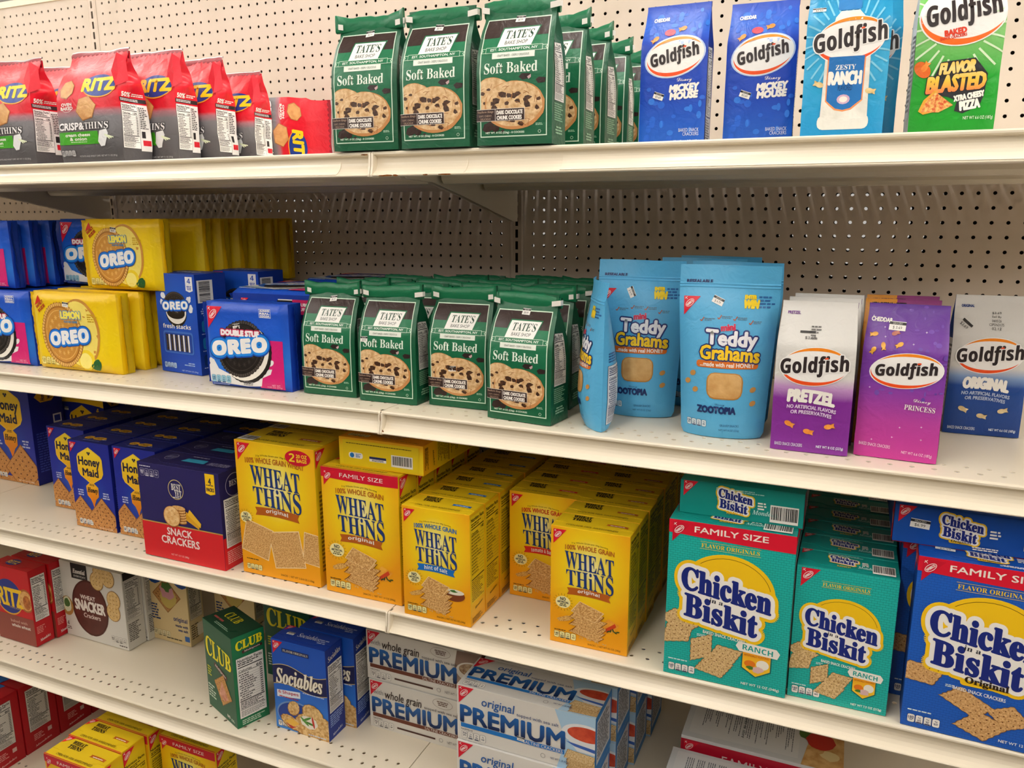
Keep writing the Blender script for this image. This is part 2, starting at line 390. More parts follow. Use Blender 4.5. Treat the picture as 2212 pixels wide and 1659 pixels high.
def put(proto, x, y, z, label, cat, group=None, yaw=0, rx=None, drop=(), W=None):
    """set a pack down with its front lower left corner at (x, y, z); the first use takes the prototype itself"""
    if proto.name in _used: o = copy_tree(proto)
    else: o = proto; _used.add(proto.name)
    a = math.radians(yaw)
    w, d, h = proto['w'], proto['d'], proto['h']
    if rx is None:
        o.rotation_euler = (0, 0, a); c = (w/2, d/2)
    elif rx == 90:      # lying, top towards the aisle, printed front down
        o.rotation_euler = (math.pi/2, 0, a); c = (w/2, h); z = z+d/2
    elif rx == -90:     # lying, bottom towards the aisle, printed front up
        o.rotation_euler = (-math.pi/2, 0, a); c = (w/2, 0.0); z = z+d/2
    o.location = (x+c[0]*math.cos(a)-c[1]*math.sin(a), y+c[0]*math.sin(a)+c[1]*math.cos(a), z)
    tag(o, label, cat, group)
    for ch in list(o.children):
        if any(ch.name.split('.')[0] == d_ for d_ in drop): bpy.data.objects.remove(ch)
    return o
def carton(name, W, D, H, cols, front=None, right=None, top=None, left=None, bottom=None, back=None, flap=True, r=.9):
    """folded carton: W, D, H in mm; cols = front, side, top colours (or materials)"""
    mm = .001; P = {}
    mt = [c if not isinstance(c, str) else M(c) for c in cols]; fm, sm, tm = mt[:3]
    bm = bmesh.new(); bmesh.ops.create_cube(bm, size=1.0)
    bmesh.ops.scale(bm, vec=(W*mm, D*mm, H*mm), verts=bm.verts); bmesh.ops.translate(bm, vec=(0, 0, H*mm/2), verts=bm.verts)
    bmesh.ops.bevel(bm, geom=bm.edges[:], offset=r*mm, segments=2, affect='EDGES', profile=.6)
    g = Geo(); bm.verts.index_update()
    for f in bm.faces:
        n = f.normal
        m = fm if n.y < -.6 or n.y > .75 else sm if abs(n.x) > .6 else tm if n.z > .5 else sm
        V = [v.co.copy() for v in f.verts]
        if abs(n.x) > .6: UV = [((v.y/(D*mm))+.5, v.z/(H*mm)) for v in V]
        elif abs(n.z) > .6: UV = [(v.x/(W*mm)+.5, v.y/(D*mm)+.5) for v in V]
        else: UV = [(v.x/(W*mm)+.5, v.z/(H*mm)) for v in V]
        g.add(V, [tuple(range(len(V)))], m, UV, False)
    bm.free(); P['carton'] = g
    if flap:        # closing panel on the top with its tuck tongue
        q = Geo(); zt = H*mm+.00005; t = .0007; w2 = W*mm/2-.0012; y0 = D*mm/2-.0015; n = 22
        edge = []
        for i in range(n+1):
            u = i/n*2-1; k = .5+.5*math.tanh((.62-abs(u))*14); edge.append((u*w2, -D*mm*(.16+.17*k)))
        low = [(a, b, zt) for a, b in edge]; up = [(a, b, zt+t) for a, b in edge]; bk = [(a, y0, zt+t) for a, b in edge]
        V = low+up+bk; F = []
        for i in range(n): F += [(i, i+1, n+2+i, n+1+i), (n+1+i, n+2+i, 2*n+3+i, 2*n+2+i)]
        q.add(V, F, tm, [(v[0]/(W*mm)+.5, v[1]/(D*mm)+.5) for v in V]); P['top_flap'] = q
    to = .0008 if flap else 0
    if front: conform(front, lambda x, y, o: (-W*mm/2+x*mm, -D*mm/2-o, y*mm), P)
    if back: conform(back, lambda x, y, o: (W*mm/2-x*mm, D*mm/2+o, y*mm), P)
    if right: conform(right, lambda x, y, o: (W*mm/2+o, -D*mm/2+x*mm, y*mm), P)
    if left: conform(left, lambda x, y, o: (-W*mm/2-o, D*mm/2-x*mm, y*mm), P)
    if top: conform(top, lambda x, y, o: (-W*mm/2+x*mm, -D*mm/2+y*mm, H*mm+o+to), P)
    if bottom: conform(bottom, lambda x, y, o: (-W*mm/2+x*mm, D*mm/2-y*mm, -o), P)
    root = finish(name, P); root['w'], root['d'], root['h'] = W*mm, D*mm, H*mm
    return root
def vnoise(seed):
    r = np.random.RandomState(seed); k = r.uniform(-1, 1, (9, 2)); ph = r.uniform(0, 6.28, 9); am = r.uniform(.4, 1, 9)
    fr = np.array([18, 25, 33, 44, 58, 75, 95, 120, 150])*1.0
    def f(x, z): return float(sum(a/(1+i*.5)*math.sin(fr[i]*(k[i][0]*x+k[i][1]*z)*1.6+ph[i]) for i, a in enumerate(am)))/2.2
    return f
def shell(parts, part, front, right, back, left, nx, ns, nz, H, W, D, mats, cap=True):
    """closed skin of a soft pack from its four face maps (mm in, m out)"""
    g = parts.setdefault(part, Geo()); fm, sm = mats[:2]; bmt = mats[2] if len(mats) > 2 else fm
    for fn, n, w, m in ((front, nx, W, fm), (right, ns, D, sm), (back, nx, W, bmt), (left, ns, D, sm)):
        V, UV = [], []
        for j in range(nz+1):
            for i in range(n+1): V.append(fn(w*i/n, H*j/nz, 0)); UV.append((i/n, j/nz))
        F = [(j*(n+1)+i, j*(n+1)+i+1, (j+1)*(n+1)+i+1, (j+1)*(n+1)+i) for j in range(nz) for i in range(n)]
        g.add(V, F, m, UV, True)
    if cap:
        for zz, up in ((0, False), (H, True)):
            V, UV, F = [], [], []
            for i in range(nx+1):
                a = front(W*i/nx, zz, 0); b = back(W-W*i/nx, zz, 0); V += [a, b]; UV += [(i/nx, zz/H)]*2
            for i in range(nx): F.append((2*i, 2*i+2, 2*i+3, 2*i+1) if up else (2*i, 2*i+1, 2*i+3, 2*i+2))
            g.add(V, F, fm if up else sm, UV, False)
def bag(name, W, D, H, prof, mats, front=None, right=None, back=None, left=None, amp=1.0, samp=1.2, seed=1, nx=14, ns=8, nz=30, bulge=3.0, edge_r=4, extra=None, lean=0.0):
    """block-bottom bag; prof = rows (z, half depth, half width, gusset, y centre) in mm"""
    P = {}; pr = np.array(prof, float); n1, n2, n3 = vnoise(seed), vnoise(seed+7), vnoise(seed+13)
    def at(z): return [float(np.interp(z, pr[:, 0], pr[:, i])) for i in (1, 2, 3, 4)]
    def env(z): return min(1, z/25.0)
    def yf(x, z, sgn):
        hd, hw, gu, yc = at(z); u = 2*x/W-1
        b = bulge*(1-u**4)*math.sin(math.pi*min(1, max(0, z/H)))*min(1, hd/8.0)
        return yc+lean*z/H+sgn*(hd+b+(n1 if sgn < 0 else n2)(x*.001*1.0, z*.001)*amp*env(z)*min(1, hd/5))
    def xe(z): return n3(.3, z*.001)*samp*.6*env(z)
    def fr(x, z, o):
        hd, hw, gu, yc = at(z); u = 2*x/W-1
        r = edge_r*max(0, abs(u)-.9)/.1
        return ((u*(hw+xe(z)))*.001, (yf(x, z, -1)+min(r, hd*.4)*.5)*.001-o, z*.001)
    def bk(x, z, o):
        hd, hw, gu, yc = at(z); u = 2*x/W-1
        r = edge_r*max(0, abs(u)-.9)/.1
        return ((-u*(hw+xe(z)))*.001, (yf(W-x, z, 1)-min(r, hd*.4)*.5)*.001+o, z*.001)
    def side(sg):
        def f(x, z, o):
            hd, hw, gu, yc = at(z); u = x/D; v = u if sg > 0 else 1-u
            a = fr(W if sg > 0 else 0, z, 0); b = bk(0 if sg > 0 else W, z, 0)
            k = 1-abs(2*v-1); c = n3(v*.06+sg, z*.001)*samp*env(z)*k
            return (a[0]-sg*(gu*k)*.001+sg*c*.001+sg*o, a[1]+(b[1]-a[1])*v, z*.001)
        return f
    rt, lf = side(1), side(-1)
    shell(P, 'bag', fr, rt, bk, lf, nx, ns, nz, H, W, D, mats)
    if front: conform(front, fr, P, (nx, nz))
    if right: conform(right, rt, P, (ns, nz))
    if back: conform(back, bk, P, (nx, nz))
    if left: conform(left, lf, P, (ns, nz))
    if extra: extra(P, fr, bk, at)
    root = finish(name, P); root['w'], root['d'], root['h'] = W*.001, D*.001, H*.001
    return root
def pack(name, W, D, H, mats, front=None, right=None, top=None, seed=1, rad=11, amp=1.3, fin=True, finm=None, nx=22, nz=16):
    """flow-wrapped tray pack: rounded body, folded ends and a crimped end seal at each end"""
    P = {}; n1, n2, n3 = vnoise(seed), vnoise(seed+5), vnoise(seed+9); hd = D/2
    def rnd(t, L):
        e = min(t, L-t); return 0 if e >= rad else rad*(1-math.sqrt(max(0, 1-(1-e/rad)**2)))
    def lift(x, z): return n1(x*.001, z*.001)*amp*min(1, min(x, W-x)/18+.1)*min(1, min(z, H-z)/14)
    def fr(x, z, o):
        d = min(max(rnd(x, W), rnd(z, H)), hd*.8)
        return ((x-W/2)*.001, (-hd+d-lift(x, z))*.001-o, z*.001)
    def bk(x, z, o):
        d = min(max(rnd(x, W), rnd(z, H)), hd*.8)
        return ((W/2-x)*.001, (hd-d+n2(x*.001, z*.001)*amp*.6)*.001+o, z*.001)
    def side(sg):
        def f(x, z, o):
            v = x/D if sg > 0 else 1-x/D
            a = fr(W if sg > 0 else 0, z, 0); b = bk(0 if sg > 0 else W, z, 0); k = 1-abs(2*v-1)
            c = (n3(v*.08, z*.001)*2.2+2.5)*min(1, 3*k)*min(1, min(z, H-z)/10)
            return (a[0]+sg*c*.001+sg*o, a[1]+(b[1]-a[1])*v, z*.001)
        return f
    rt, lf = side(1), side(-1)
    shell(P, 'wrapper', fr, rt, bk, lf, nx, 8, nz, H, W, D, mats)
    if front: conform(front, fr, P, (nx, nz))
    if right: conform(right, rt, P, (8, nz))
    if top: conform(top, lambda x, y, o: ((x-W/2)*.001, (-hd*.2+(y-D/2)*.55)*.001, H*.001+o), P)
    if fin:
        g = P.setdefault('end_seal', Geo())
        for sg in (1, -1):
            V, F = [], []; n = 26
            for i in range(n+1):
                z = H*(.02+.96*i/n); w = 1.1 if i % 2 else -1.1; b = n3(.5, z*.002)*2.5
                for k, q in ((0, 0), (7, 3.0+b), (14, 9+b*1.5)): V.append(((sg*(W/2+2+k*.75))*.001, (-hd*.15-q+w*.4)*.001, z*.001))
            for i in range(n):
                for k in (0, 1): F.append((3*i+k, 3*i+k+1, 3*i+k+4, 3*i+k+3))
            g.add(V, F, finm or mats[1], None, True)
    root = finish(name, P); root['w'], root['d'], root['h'] = W*.001, D*.001, H*.001
    return root
def pouch(name, W, D, H, mats, front=None, back=None, seed=1, amp=1.2, nx=18, nz=30):
    """stand-up pouch: oval foot, flat seal up both sides, pinched zip top"""
    P = {}; n1, n2 = vnoise(seed), vnoise(seed+3)
    pr = np.array([(0, .62), (12, .82), (45, 1.0), (90, .95), (140, .7), (185, .36), (208, .1), (216, .05), (H, .03)], float)
    def hd(z): return float(np.interp(z, pr[:, 0], pr[:, 1]))*D/2
    def hw(z): return (W/2)*(.84+.16*min(1, z/200.0))-(3.5 if z < 6 else 0)
    def base(u, z, sg, n):
        e = min(1, max(0, (1-abs(u))/.09)); b = hd(z)*max(0, (1-u*u))**.75
        return sg*(b*min(1, e+.0)+.25)+n(u*.07, z*.001)*amp*e*min(1, z/30)*min(1, .35+hd(z)/8)+11.0*max(0, (z-190)/50)*math.sin(u*2.4+seed)
    def sag(u, z): return z*.001+(0.004*(abs(u)**2.2) if z < 1 else 0)*0
    def fr(x, z, o):
        u = 2*x/W-1; return (u*hw(z)*.001, base(u, z, -1, n1)*.001-o, sag(u, z))
    def bk(x, z, o):
        u = 1-2*x/W; return (u*hw(z)*.001, base(u, z, 1, n2)*.001+o, sag(u, z))
    def st(x0):
        def f(x, z, o):
            a = fr(x0, z, 0); b = bk(W-x0, z, 0); t = x/2.0 if x0 else 1-x/2.0
            return tuple(a[i]+(b[i]-a[i])*t for i in range(3))
        return f
    shell(P, 'pouch', fr, st(W), bk, st(0), nx, 1, nz, H, W, 2.0, mats)
    if front: conform(front, fr, P, (nx, nz))
    if back: conform(back, bk, P, (nx, nz))
    g = P.setdefault('zip_seal', Geo())
    for zz in (H-27, H-31):
        V, F = [], []
        for i in range(nx+1):
            a = fr(W*i/nx, zz, .0009); b = fr(W*i/nx, zz+1.8, .0009); c0 = fr(W*i/nx, zz-.6, 0); c1 = fr(W*i/nx, zz+2.4, 0); V += [c0, a, b, c1]
        for i in range(nx):
            for k in range(3): F.append((4*i+k, 4*i+4+k, 4*i+5+k, 4*i+1+k))
        g.add(V, F, mats[0], None, True)
    root = finish(name, P); root['w'], root['d'], root['h'] = W*.001, D*.001, H*.001
    return root
# ------------------------------------------------------------------ store shell and lamps
I_ = 0.0254
CREAM = paint('shelf_enamel', '#e9dfcb', .33, .5); CREAM2 = paint('pegboard_enamel', '#d6c8ba', .45, .4, ('#cfc1b1', 9))
DARK = paint('post_inside', '#15130f', .8, .1); GAP_SHADE = paint('bare_hardboard', '#2b251f', .8, .2); RUST = paint('rust', '#7a4a1d', .8, .1, ('#3b2412', 300)); STRIPM = paint('label_strip_plastic', '#f3ead7', .22, .6)  # shade of the panel gap and post interior painted into their dark colours
def mesh_obj(name, V, F, m, par=None, smooth=False, mi=None):
    me = bpy.data.meshes.new(name); me.from_pydata([tuple(v) for v in V], [], F)
    for q in (m if isinstance(m, (list, tuple)) else [m]): me.materials.append(q)
    if mi: me.polygons.foreach_set('material_index', mi)
    if smooth: me.polygons.foreach_set('use_smooth', [True]*len(F))
    me.update(); o = bpy.data.objects.new(name, me); COL.objects.link(o); o.parent = par; return o
def boxes(lst):
    V, F = [], []
    for x0, x1, y0, y1, z0, z1 in lst:
        k = len(V); V += [(x0, y0, z0), (x1, y0, z0), (x1, y1, z0), (x0, y1, z0), (x0, y0, z1), (x1, y0, z1), (x1, y1, z1), (x0, y1, z1)]
        F += [tuple(k+i for i in f) for f in ((0, 3, 2, 1), (4, 5, 6, 7), (0, 1, 5, 4), (1, 2, 6, 5), (2, 3, 7, 6), (3, 0, 4, 7))]
    return V, F
def room():
    fl = mesh_obj('floor', *boxes([(-7, 7, -6, 6, -1.60, -1.55)]), paint('floor_tile', '#a39c92', .3, .5, ('#958e84', 3)))
    ce = mesh_obj('ceiling', *boxes([(-7, 7, -6, 6, 1.74, 1.78)]), paint('ceiling_tile', '#e8e4dc', .9, .2, ('#d8d3c8', 40)))
    V, F = boxes([(-6, 6, -3.55, -2.62, -1.55, .50)]+[(-6, 6, -2.62, -2.10, z-.03, z) for z in (-1.38, -1.04, -.70, -.35, .06)])
    opp_ = mesh_obj('wall_front', V, F, paint('opposite_shelving', '#ada290', .6, .3, ('#857a69', 5)))  # unseen shelving behind the camera, added to block low-angle lamp light
    for o in (fl, ce, opp_): o['kind'] = 'structure'
    em = bpy.data.materials.new('tube_light'); em.use_nodes = True; nt = em.node_tree; nt.nodes.clear()
    e = nt.nodes.new('ShaderNodeEmission'); e.inputs[0].default_value = (1.0, .95, .885, 1); e.inputs[1].default_value = LAMP_W
    out = nt.nodes.new('ShaderNodeOutputMaterial'); nt.links.new(e.outputs[0], out.inputs[0])
    hm = paint('lamp_housing', '#e6e6e2', .4)
    r = bpy.data.objects.new('ceiling_light', None); COL.objects.link(r)
    mesh_obj('housing', *boxes([(-.07, .07, -1.21, 1.21, .012, .06)]), hm, r)
    V, F = [], []
    for i in range(9):                                   # half-round diffuser under the housing
        a = math.pi*i/8; V += [(-.02*math.cos(a), -1.2, .012-.03*math.sin(a)), (-.02*math.cos(a), 1.2, .012-.03*math.sin(a))]
    for i in range(8): F.append((2*i, 2*i+2, 2*i+3, 2*i+1))
    F += [tuple(2*i for i in range(9))[::-1], tuple(2*i+1 for i in range(9))]
    mesh_obj('diffuser', V, F, em, r)
    n = 0
    for k in range(-2, 3):
        for y in (-5.4, -2.9, -.4, 2.1):
            o = r if n == 0 else copy_tree(r); o.location = (.13+2.44*k, y, 1.68); n += 1
            tag(o, 'white ceiling tube light above the aisle, outside the picture', 'ceiling light', 'ceiling lights in rows over the aisles')
room()
# ------------------------------------------------------------------ gondola: panels, posts, shelves
def perf(cells, rad, depth, nseg=12):
    """sheet of square cells (u0, u1, v0, v1, cu, cv), each with a round hole that has a rim"""
    V, F = [], []
    for u0, u1, v0, v1, cu, cv in cells:
        k = len(V); sq, ci = [], []
        for i in range(nseg):
            a = 2*math.pi*(i+.5)/nseg; c, s = math.cos(a), math.sin(a); t = 1/max(abs(c), abs(s))
            ux = cu+((u1-cu) if c > 0 else (cu-u0))*c*t; vx = cv+((v1-cv) if s > 0 else (cv-v0))*s*t
            sq.append((ux, vx, 0)); ci.append((cu+rad*c, cv+rad*s, 0))
        # pull nearest points into the corners so that neighbours meet
        for cx, cy in ((u0, v0), (u1, v0), (u1, v1), (u0, v1)):
            j = min(range(nseg), key=lambda q: (sq[q][0]-cx)**2+(sq[q][1]-cy)**2); sq[j] = (cx, cy, 0)
        V += sq+ci+[(a, b, depth) for a, b, _ in ci]
        for i in range(nseg):
            j = (i+1) % nseg; F += [(k+i, k+j, k+nseg+j, k+nseg+i), (k+nseg+i, k+nseg+j, k+2*nseg+j, k+2*nseg+i)]
    return V, F
ZB, ZT = -1.54, 0.531
def gondola():
    cells = [((i+1)*I_, (i+2)*I_, (k-.5)*I_, (k+.5)*I_, (i+1.5)*I_, k*I_) for i in range(46) for k in range(-60, 21)]
    V, F = perf(cells, .0033, .0022)
    def quad(u0, u1, v0, v1):
        k = len(V); V.extend([(u0, v0, 0), (u1, v0, 0), (u1, v1, 0), (u0, v1, 0)]); F.append((k, k+1, k+2, k+3))
    a, b = -60.5*I_, 20.5*I_
    quad(.0165, I_, ZB, ZT); quad(47*I_, 48*I_-.0165, ZB, ZT); quad(I_, 47*I_, ZB, a); quad(I_, 47*I_, b, ZT)
    front = [(u, d, v) for u, v, d in V]; back = [(u, .067-d, v) for u, v, d in V]
    names = {-2: 'left', -1: 'middle', 0: 'right'}
    me = None
    for b_ in (-2, -1, 0):
        r = bpy.data.objects.new('pegboard_panel', None); COL.objects.link(r); r.location = (b_*48*I_, 0, 0)
        if me is None:
            o1 = mesh_obj('front_sheet', front, F, CREAM2, r); o2 = mesh_obj('back_sheet', back, [f[::-1] for f in F], GAP_SHADE, r); me = (o1.data, o2.data)  # back sheet coloured dark so the gap behind the holes looks unlit
            o3 = mesh_obj('top_rail', *boxes([(.017, 48*I_-.017, -.004, .071, ZT, ZT+.016)]), CREAM, r); me += (o3.data,)
        else:
            for n, d in zip(('front_sheet', 'back_sheet', 'top_rail'), me):
                o = bpy.data.objects.new(n, d); COL.objects.link(o); o.parent = r
        tag(r, {-2: 'beige perforated back panel at the far left, beyond the left slotted post', -1: 'beige perforated back panel between the two slotted posts', 0: 'beige perforated back panel right of the centre slotted post'}[b_], 'pegboard panel')
    # slotted uprights
    w = .0158; sw, sh = .0031, .0088; V, F = [], []
    def q(x0, x1, z0, z1, y=0.0):
        k = len(V); V.extend([(x0, y, z0), (x1, y, z0), (x1, y, z1), (x0, y, z1)]); F.append((k, k+1, k+2, k+3))
    for k in range(-60, 21):
        z0, z1 = (k-.5)*I_, (k+.5)*I_; c = k*I_
        q(-w, -sw, z0, z1); q(sw, w, z0, z1); q(-sw, sw, z0, c-sh); q(-sw, sw, c+sh, z1)
    q(-w, w, ZB, -60.5*I_); q(-w, w, 20.5*I_, ZT)
    for sx in (-1, 1):                                    # folded edges of the channel
        k = len(V); V.extend([(sx*w, 0, ZB), (sx*w, 0, ZT), (sx*w, .06, ZT), (sx*w, .06, ZB)]); F.append((k, k+1, k+2, k+3))
        k = len(V); x0, x1 = sx*(w-.0005), sx*(w-.004); V.extend([(x0, 0, ZB), (x1, -.0022, ZB), (x1, -.0022, ZT), (x0, 0, ZT)]); F.append((k, k+1, k+2, k+3))
        k = len(V); x2 = sx*(w-.006); V.extend([(x1, -.0022, ZB), (x2, 0, ZB), (x2, 0, ZT), (x1, -.0022, ZT)]); F.append((k, k+1, k+2, k+3))
    V2, F2 = boxes([(-w+.001, w-.001, .024, .05, ZB, ZT-.002)])
    pm = None
    for b_, nm in ((-2, 'beige slotted steel upright at the outer left end of the shelving'), (-1, 'beige slotted steel upright behind the red and grey cracker bags'), (0, 'beige slotted steel upright at the seam of the shelves, behind the green bags'), (1, 'beige slotted steel upright at the right end of the shelving')):
        r = bpy.data.objects.new('upright_post', None); COL.objects.link(r); r.location = (b_*48*I_, -.0012, 0)
        if pm is None:
            a_ = mesh_obj('slotted_face', V, F, CREAM2, r); c_ = mesh_obj('channel_back', V2, F2, DARK, r); pm = (a_.data, c_.data)  # near-black back paints the shade seen through the slots
        else:
            for n, d in zip(('slotted_face', 'channel_back'), pm): o = bpy.data.objects.new(n, d); COL.objects.link(o); o.parent = r
        tag(r, nm, 'post')
gondola()
LEN = 48*I_; FY = -.568
PROF = [(-.5645, 0), (-.5672, -.0006), (-.5682, -.0022), (-.5680, -.0045), (-.5662, -.0058), (-.5610, -.0062), (-.5588, -.0076), (-.5582, -.0105), (-.5582, -.0165), (-.5592, -.0205), (-.5616, -.0248), (-.5652, -.0290), (-.5695, -.0322), (-.5732, -.0340), (-.5742, -.0352), (-.5736, -.0366), (-.5715, -.0372), (-.560, -.0372), (-.546, -.0368), (-.545, -.035), (-.545, -.010)]
def build_shelf():
    r = bpy.data.objects.new('gondola_shelf', None); COL.objects.link(r); g = .0009; x0, x1 = g, LEN-g
    rows = [(-21.2, .5), (-20.2, 1.0)]
    cells = []
    for yy, sh in rows:
        for i in range(47):
            c = (i+sh)*I_
            if c-.5*I_ < x0-.001 or c+.5*I_ > x1+.001: continue
            cells.append((max(c-.5*I_, x0), min(c+.5*I_, x1), (yy-.5)*I_, (yy+.5)*I_, c, yy*I_))
    V, F = perf(cells, .0034, -.0016)
    def q(u0, u1, v0, v1):
        if u1-u0 < 1e-5: return
        k = len(V); V.extend([(u0, v0, 0), (u1, v0, 0), (u1, v1, 0), (u0, v1, 0)]); F.append((k, k+1, k+2, k+3))
    q(x0, x1, -.5645, -21.7*I_); q(x0, x1, -19.7*I_, -.040)
    for yy, sh in rows:
        cs = [c for c in cells if abs(c[5]-yy*I_) < 1e-6]; lo, hi = min(c[0] for c in cs), max(c[1] for c in cs)
        q(x0, lo, (yy-.5)*I_, (yy+.5)*I_); q(hi, x1, (yy-.5)*I_, (yy+.5)*I_)
    prev = x0                                             # divider slots along the rear edge
    for i in range(47):
        c = (i+.5)*I_+.0127; q(prev, c-.0029, -.040, -.004); q(c-.0029, c+.0029, -.040, -.034); q(c-.0029, c+.0029, -.007, -.004); prev = c+.0029
    q(prev, x1, -.040, -.004)
    k = len(V); V += [(x0, -.004, 0), (x1, -.004, 0), (x1, -.004, -.03), (x0, -.004, -.03)]; F.append((k, k+1, k+2, k+3))
    # folded side walls
    for xx in (x0, x1): k = len(V); V += [(xx, -.56, 0), (xx, -.004, 0), (xx, -.004, -.03), (xx, -.56, -.03)]; F.append((k, k+1, k+2, k+3))
    mesh_obj('deck', V, F, CREAM, r)
    V, F = [], []
    for x in (x0+.0015, x1-.0015): V += [(x, y, z) for y, z in PROF]
    n = len(PROF)
    for i in range(n-1): F.append((i, n+i, n+i+1, i+1))
    mesh_obj('price_channel', V, F, CREAM, r, smooth=False)
    cap = [(-.5655, 0), (-.5685, -.0008), (-.5700, -.0030), (-.5706, -.012), (-.5715, -.022), (-.5738, -.031), (-.5752, -.0345), (-.5748, -.0372), (-.5720, -.0384), (-.556, -.0384), (-.556, 0)]
    for xa, xb in ((x0-.0003, x0+.0032), (x1-.0032, x1+.0003)):
        m = len(cap); V = [(xa, y, z) for y, z in cap]+[(xb, y, z) for y, z in cap]; F = [tuple(range(m)), tuple(range(2*m-1, m-1, -1))]+[(i, m+i, m+(i+1) % m, (i+1) % m) for i in range(m)]
        mesh_obj('end_cap', V, F, CREAM, r)
    for y0, y1, zb in ((-.372, -.318, -.0405), (-.20, -.144, -.0465)):
        V, F = [], []; pf = [(y0-.012, -.002), (y0, zb+.006), (y0+.006, zb), (y1-.006, zb), (y1, zb+.006), (y1+.004, -.002)]
        for x in (x0+.014, x1-.014): V += [(x, y, z) for y, z in pf]
        for i in range(5): F.append((i, 6+i, 7+i, i+1))
        F += [tuple(range(6)), tuple(range(11, 5, -1))]
        mesh_obj('stiffener', V, F, CREAM, r)
    br = [(-.53, -.010), (-.475, -.036), (-.387, -.0385), (-.261, -.0615), (-.034, -.1075), (-.012, -.1075), (-.012, -.010)]
    for xa in (x0+.0035, x1-.006):
        m = len(br); xb = xa+.0025; V = [(xa, y, z) for y, z in br]+[(xb, y, z) for y, z in br]; F = [tuple(range(m)), tuple(range(2*m-1, m-1, -1))]+[(i, m+i, m+(i+1) % m, (i+1) % m) for i in range(m)]
        mesh_obj('bracket', V, F, CREAM, r)
    return r
def label_strip(par, xa, xb, part='label_strip'):
    pf = [(-.5580, -.0140), (-.5581, -.0170), (-.5592, -.0206), (-.5616, -.0249), (-.5652, -.0291), (-.5694, -.0322), (-.5728, -.0338)]
    pf = [(y-.0012, z+.0004) for y, z in pf]; n = len(pf); V, F = [], []
    for x in (xa, xb): V += [(x, y, z) for y, z in pf]+[(x, y+.0007, z-.0003) for y, z in pf[::-1]]
    m = 2*n
    for i in range(m): F.append((i, m+i, m+(i+1) % m, (i+1) % m))
    F += [tuple(range(m))[::-1], tuple(range(m, 2*m))]
    mesh_obj(part, V, F, STRIPM, par)
def patch(par, pts, part='rust_mark'):
    V, F = [], []
    for (x, y, z, rx, rz, ny) in pts:
        k = len(V); n = 9
        for i in range(n):
            a = 2*math.pi*i/n; q = .7+.45*abs(math.sin(i*2.3+x*90)); V.append((x+rx*q*math.cos(a), y+rz*q*math.sin(a)*ny, z+rz*q*math.sin(a)*(1-ny)))
        F.append(tuple(range(k, k+n)))
    mesh_obj(part, V, F, RUST, par)
# shelf heights: surface at the seam and fall per metre away from it (left bay, right bay)
SZ = {1: (.0575, .0015, -.0015), 2: (-.3478, -.0065, -.0055), 3: (-.7015, -.0085, -.001), 4: (-1.0455, -.003, -.003), 5: (-1.385, 0, 0)}
def zs(s, x): z, l, r = SZ[s]; return z+(l*-x if x < 0 else r*x)
proto_shelf = build_shelf(); first = True
WHICH = {1: 'top shelf under the red and green bags', 2: 'second shelf under the cookie packs', 3: 'third shelf under the yellow cartons', 4: 'fourth shelf under the saltine cartons', 5: 'bottom shelf under the red cartons'}
for s in (1, 2, 3, 4, 5):
    for b_ in (-2, -1, 0):
        o = proto_shelf if first else copy_tree(proto_shelf)
        first = False
        z, l, r_ = SZ[s]
        zl, zr = (zs(s, b_*LEN), zs(s, (b_+1)*LEN)) if b_ > -2 else (zs(s, -LEN), zs(s, -LEN))
        o.location = (b_*LEN, 0, zl); o.rotation_euler = (0, -math.atan2(zr-zl, LEN), 0)
        side = {-2: 'outermost left length of beige ', -1: 'beige length left of the seam of the ', 0: 'beige length right of the seam of the '}[b_]
        tag(o, side+WHICH[s], 'shelf')
        if s == 1 and b_ == -1: label_strip(o, .004, LEN-.062); patch(o, [(LEN-.012, -.5695, -.0047, .006, .0011, 0)])
        if s == 1 and b_ == 0:
            label_strip(o, .305, LEN-.004); label_strip(o, .158, .1595)
            patch(o, [(.028, -.5746, -.0362, .012, .0014, 0), (.045, -.5746, -.0362, .005, .0014, 0), (.096, -.5746, -.0362, .004, .0012, 0), (.128, -.5746, -.0362, .010, .0012, 0)])
        if s == 2 and b_ == 0: patch(o, [(.0009, -.5722, -.0105, .0007, .006, 0), (.0042, -.5722, -.033, .0035, .0028, 0), (.0012, -.5690, -.0015, .002, .001, 0)])
        if s == 3 and b_ == 0: patch(o, [(-.0004, -.5757, -.030, .0006, .006, 0)])
# ------------------------------------------------------------------ cartons
WH = '#efece6'
def banner(a, cx, cy, w, h, mat, part='flavor_banner', lay=3, sag=2.0, tail=True):
    n = 14; top = [(cx-w/2+w*i/n, cy+h/2+sag*(1-(2*i/n-1)**2)-i/n*h*.15) for i in range(n+1)]; bot = [(x, y-h) for x, y in top]
    p = top+([(cx+w/2-h*.25, cy-h*.15)] if tail else [])+bot[::-1]+([(cx-w/2+h*.25, cy)] if tail else [])
    a.poly(part, p, mat, lay)
def burst(a, x, y, z):
    for q in ang(18): a.line('flavor_note', [(x+z*.8*math.cos(q), y+z*.7*math.sin(q)), (x+z*math.cos(q), y+z*.9*math.sin(q))], .5, '#6b4a10', 3)
    a.ell('flavor_note', x, y, z*.75, z*.62, '#f4e9a8', 2, n=20)
    a.t('flavor_note', 'NO', x, y+z*.33, z*.55, z*.32, '#16213c', 'n', 4, bold=.2); a.t('flavor_note', 'ARTIFICIAL', x, y, z*1.15, z*.2, '#16213c', 'n', 4, bold=.15)
    a.words('flavor_note', x-z*.45, y-z*.45, z*.9, z*.32, 2, '#3a3a30', 4, just='c')
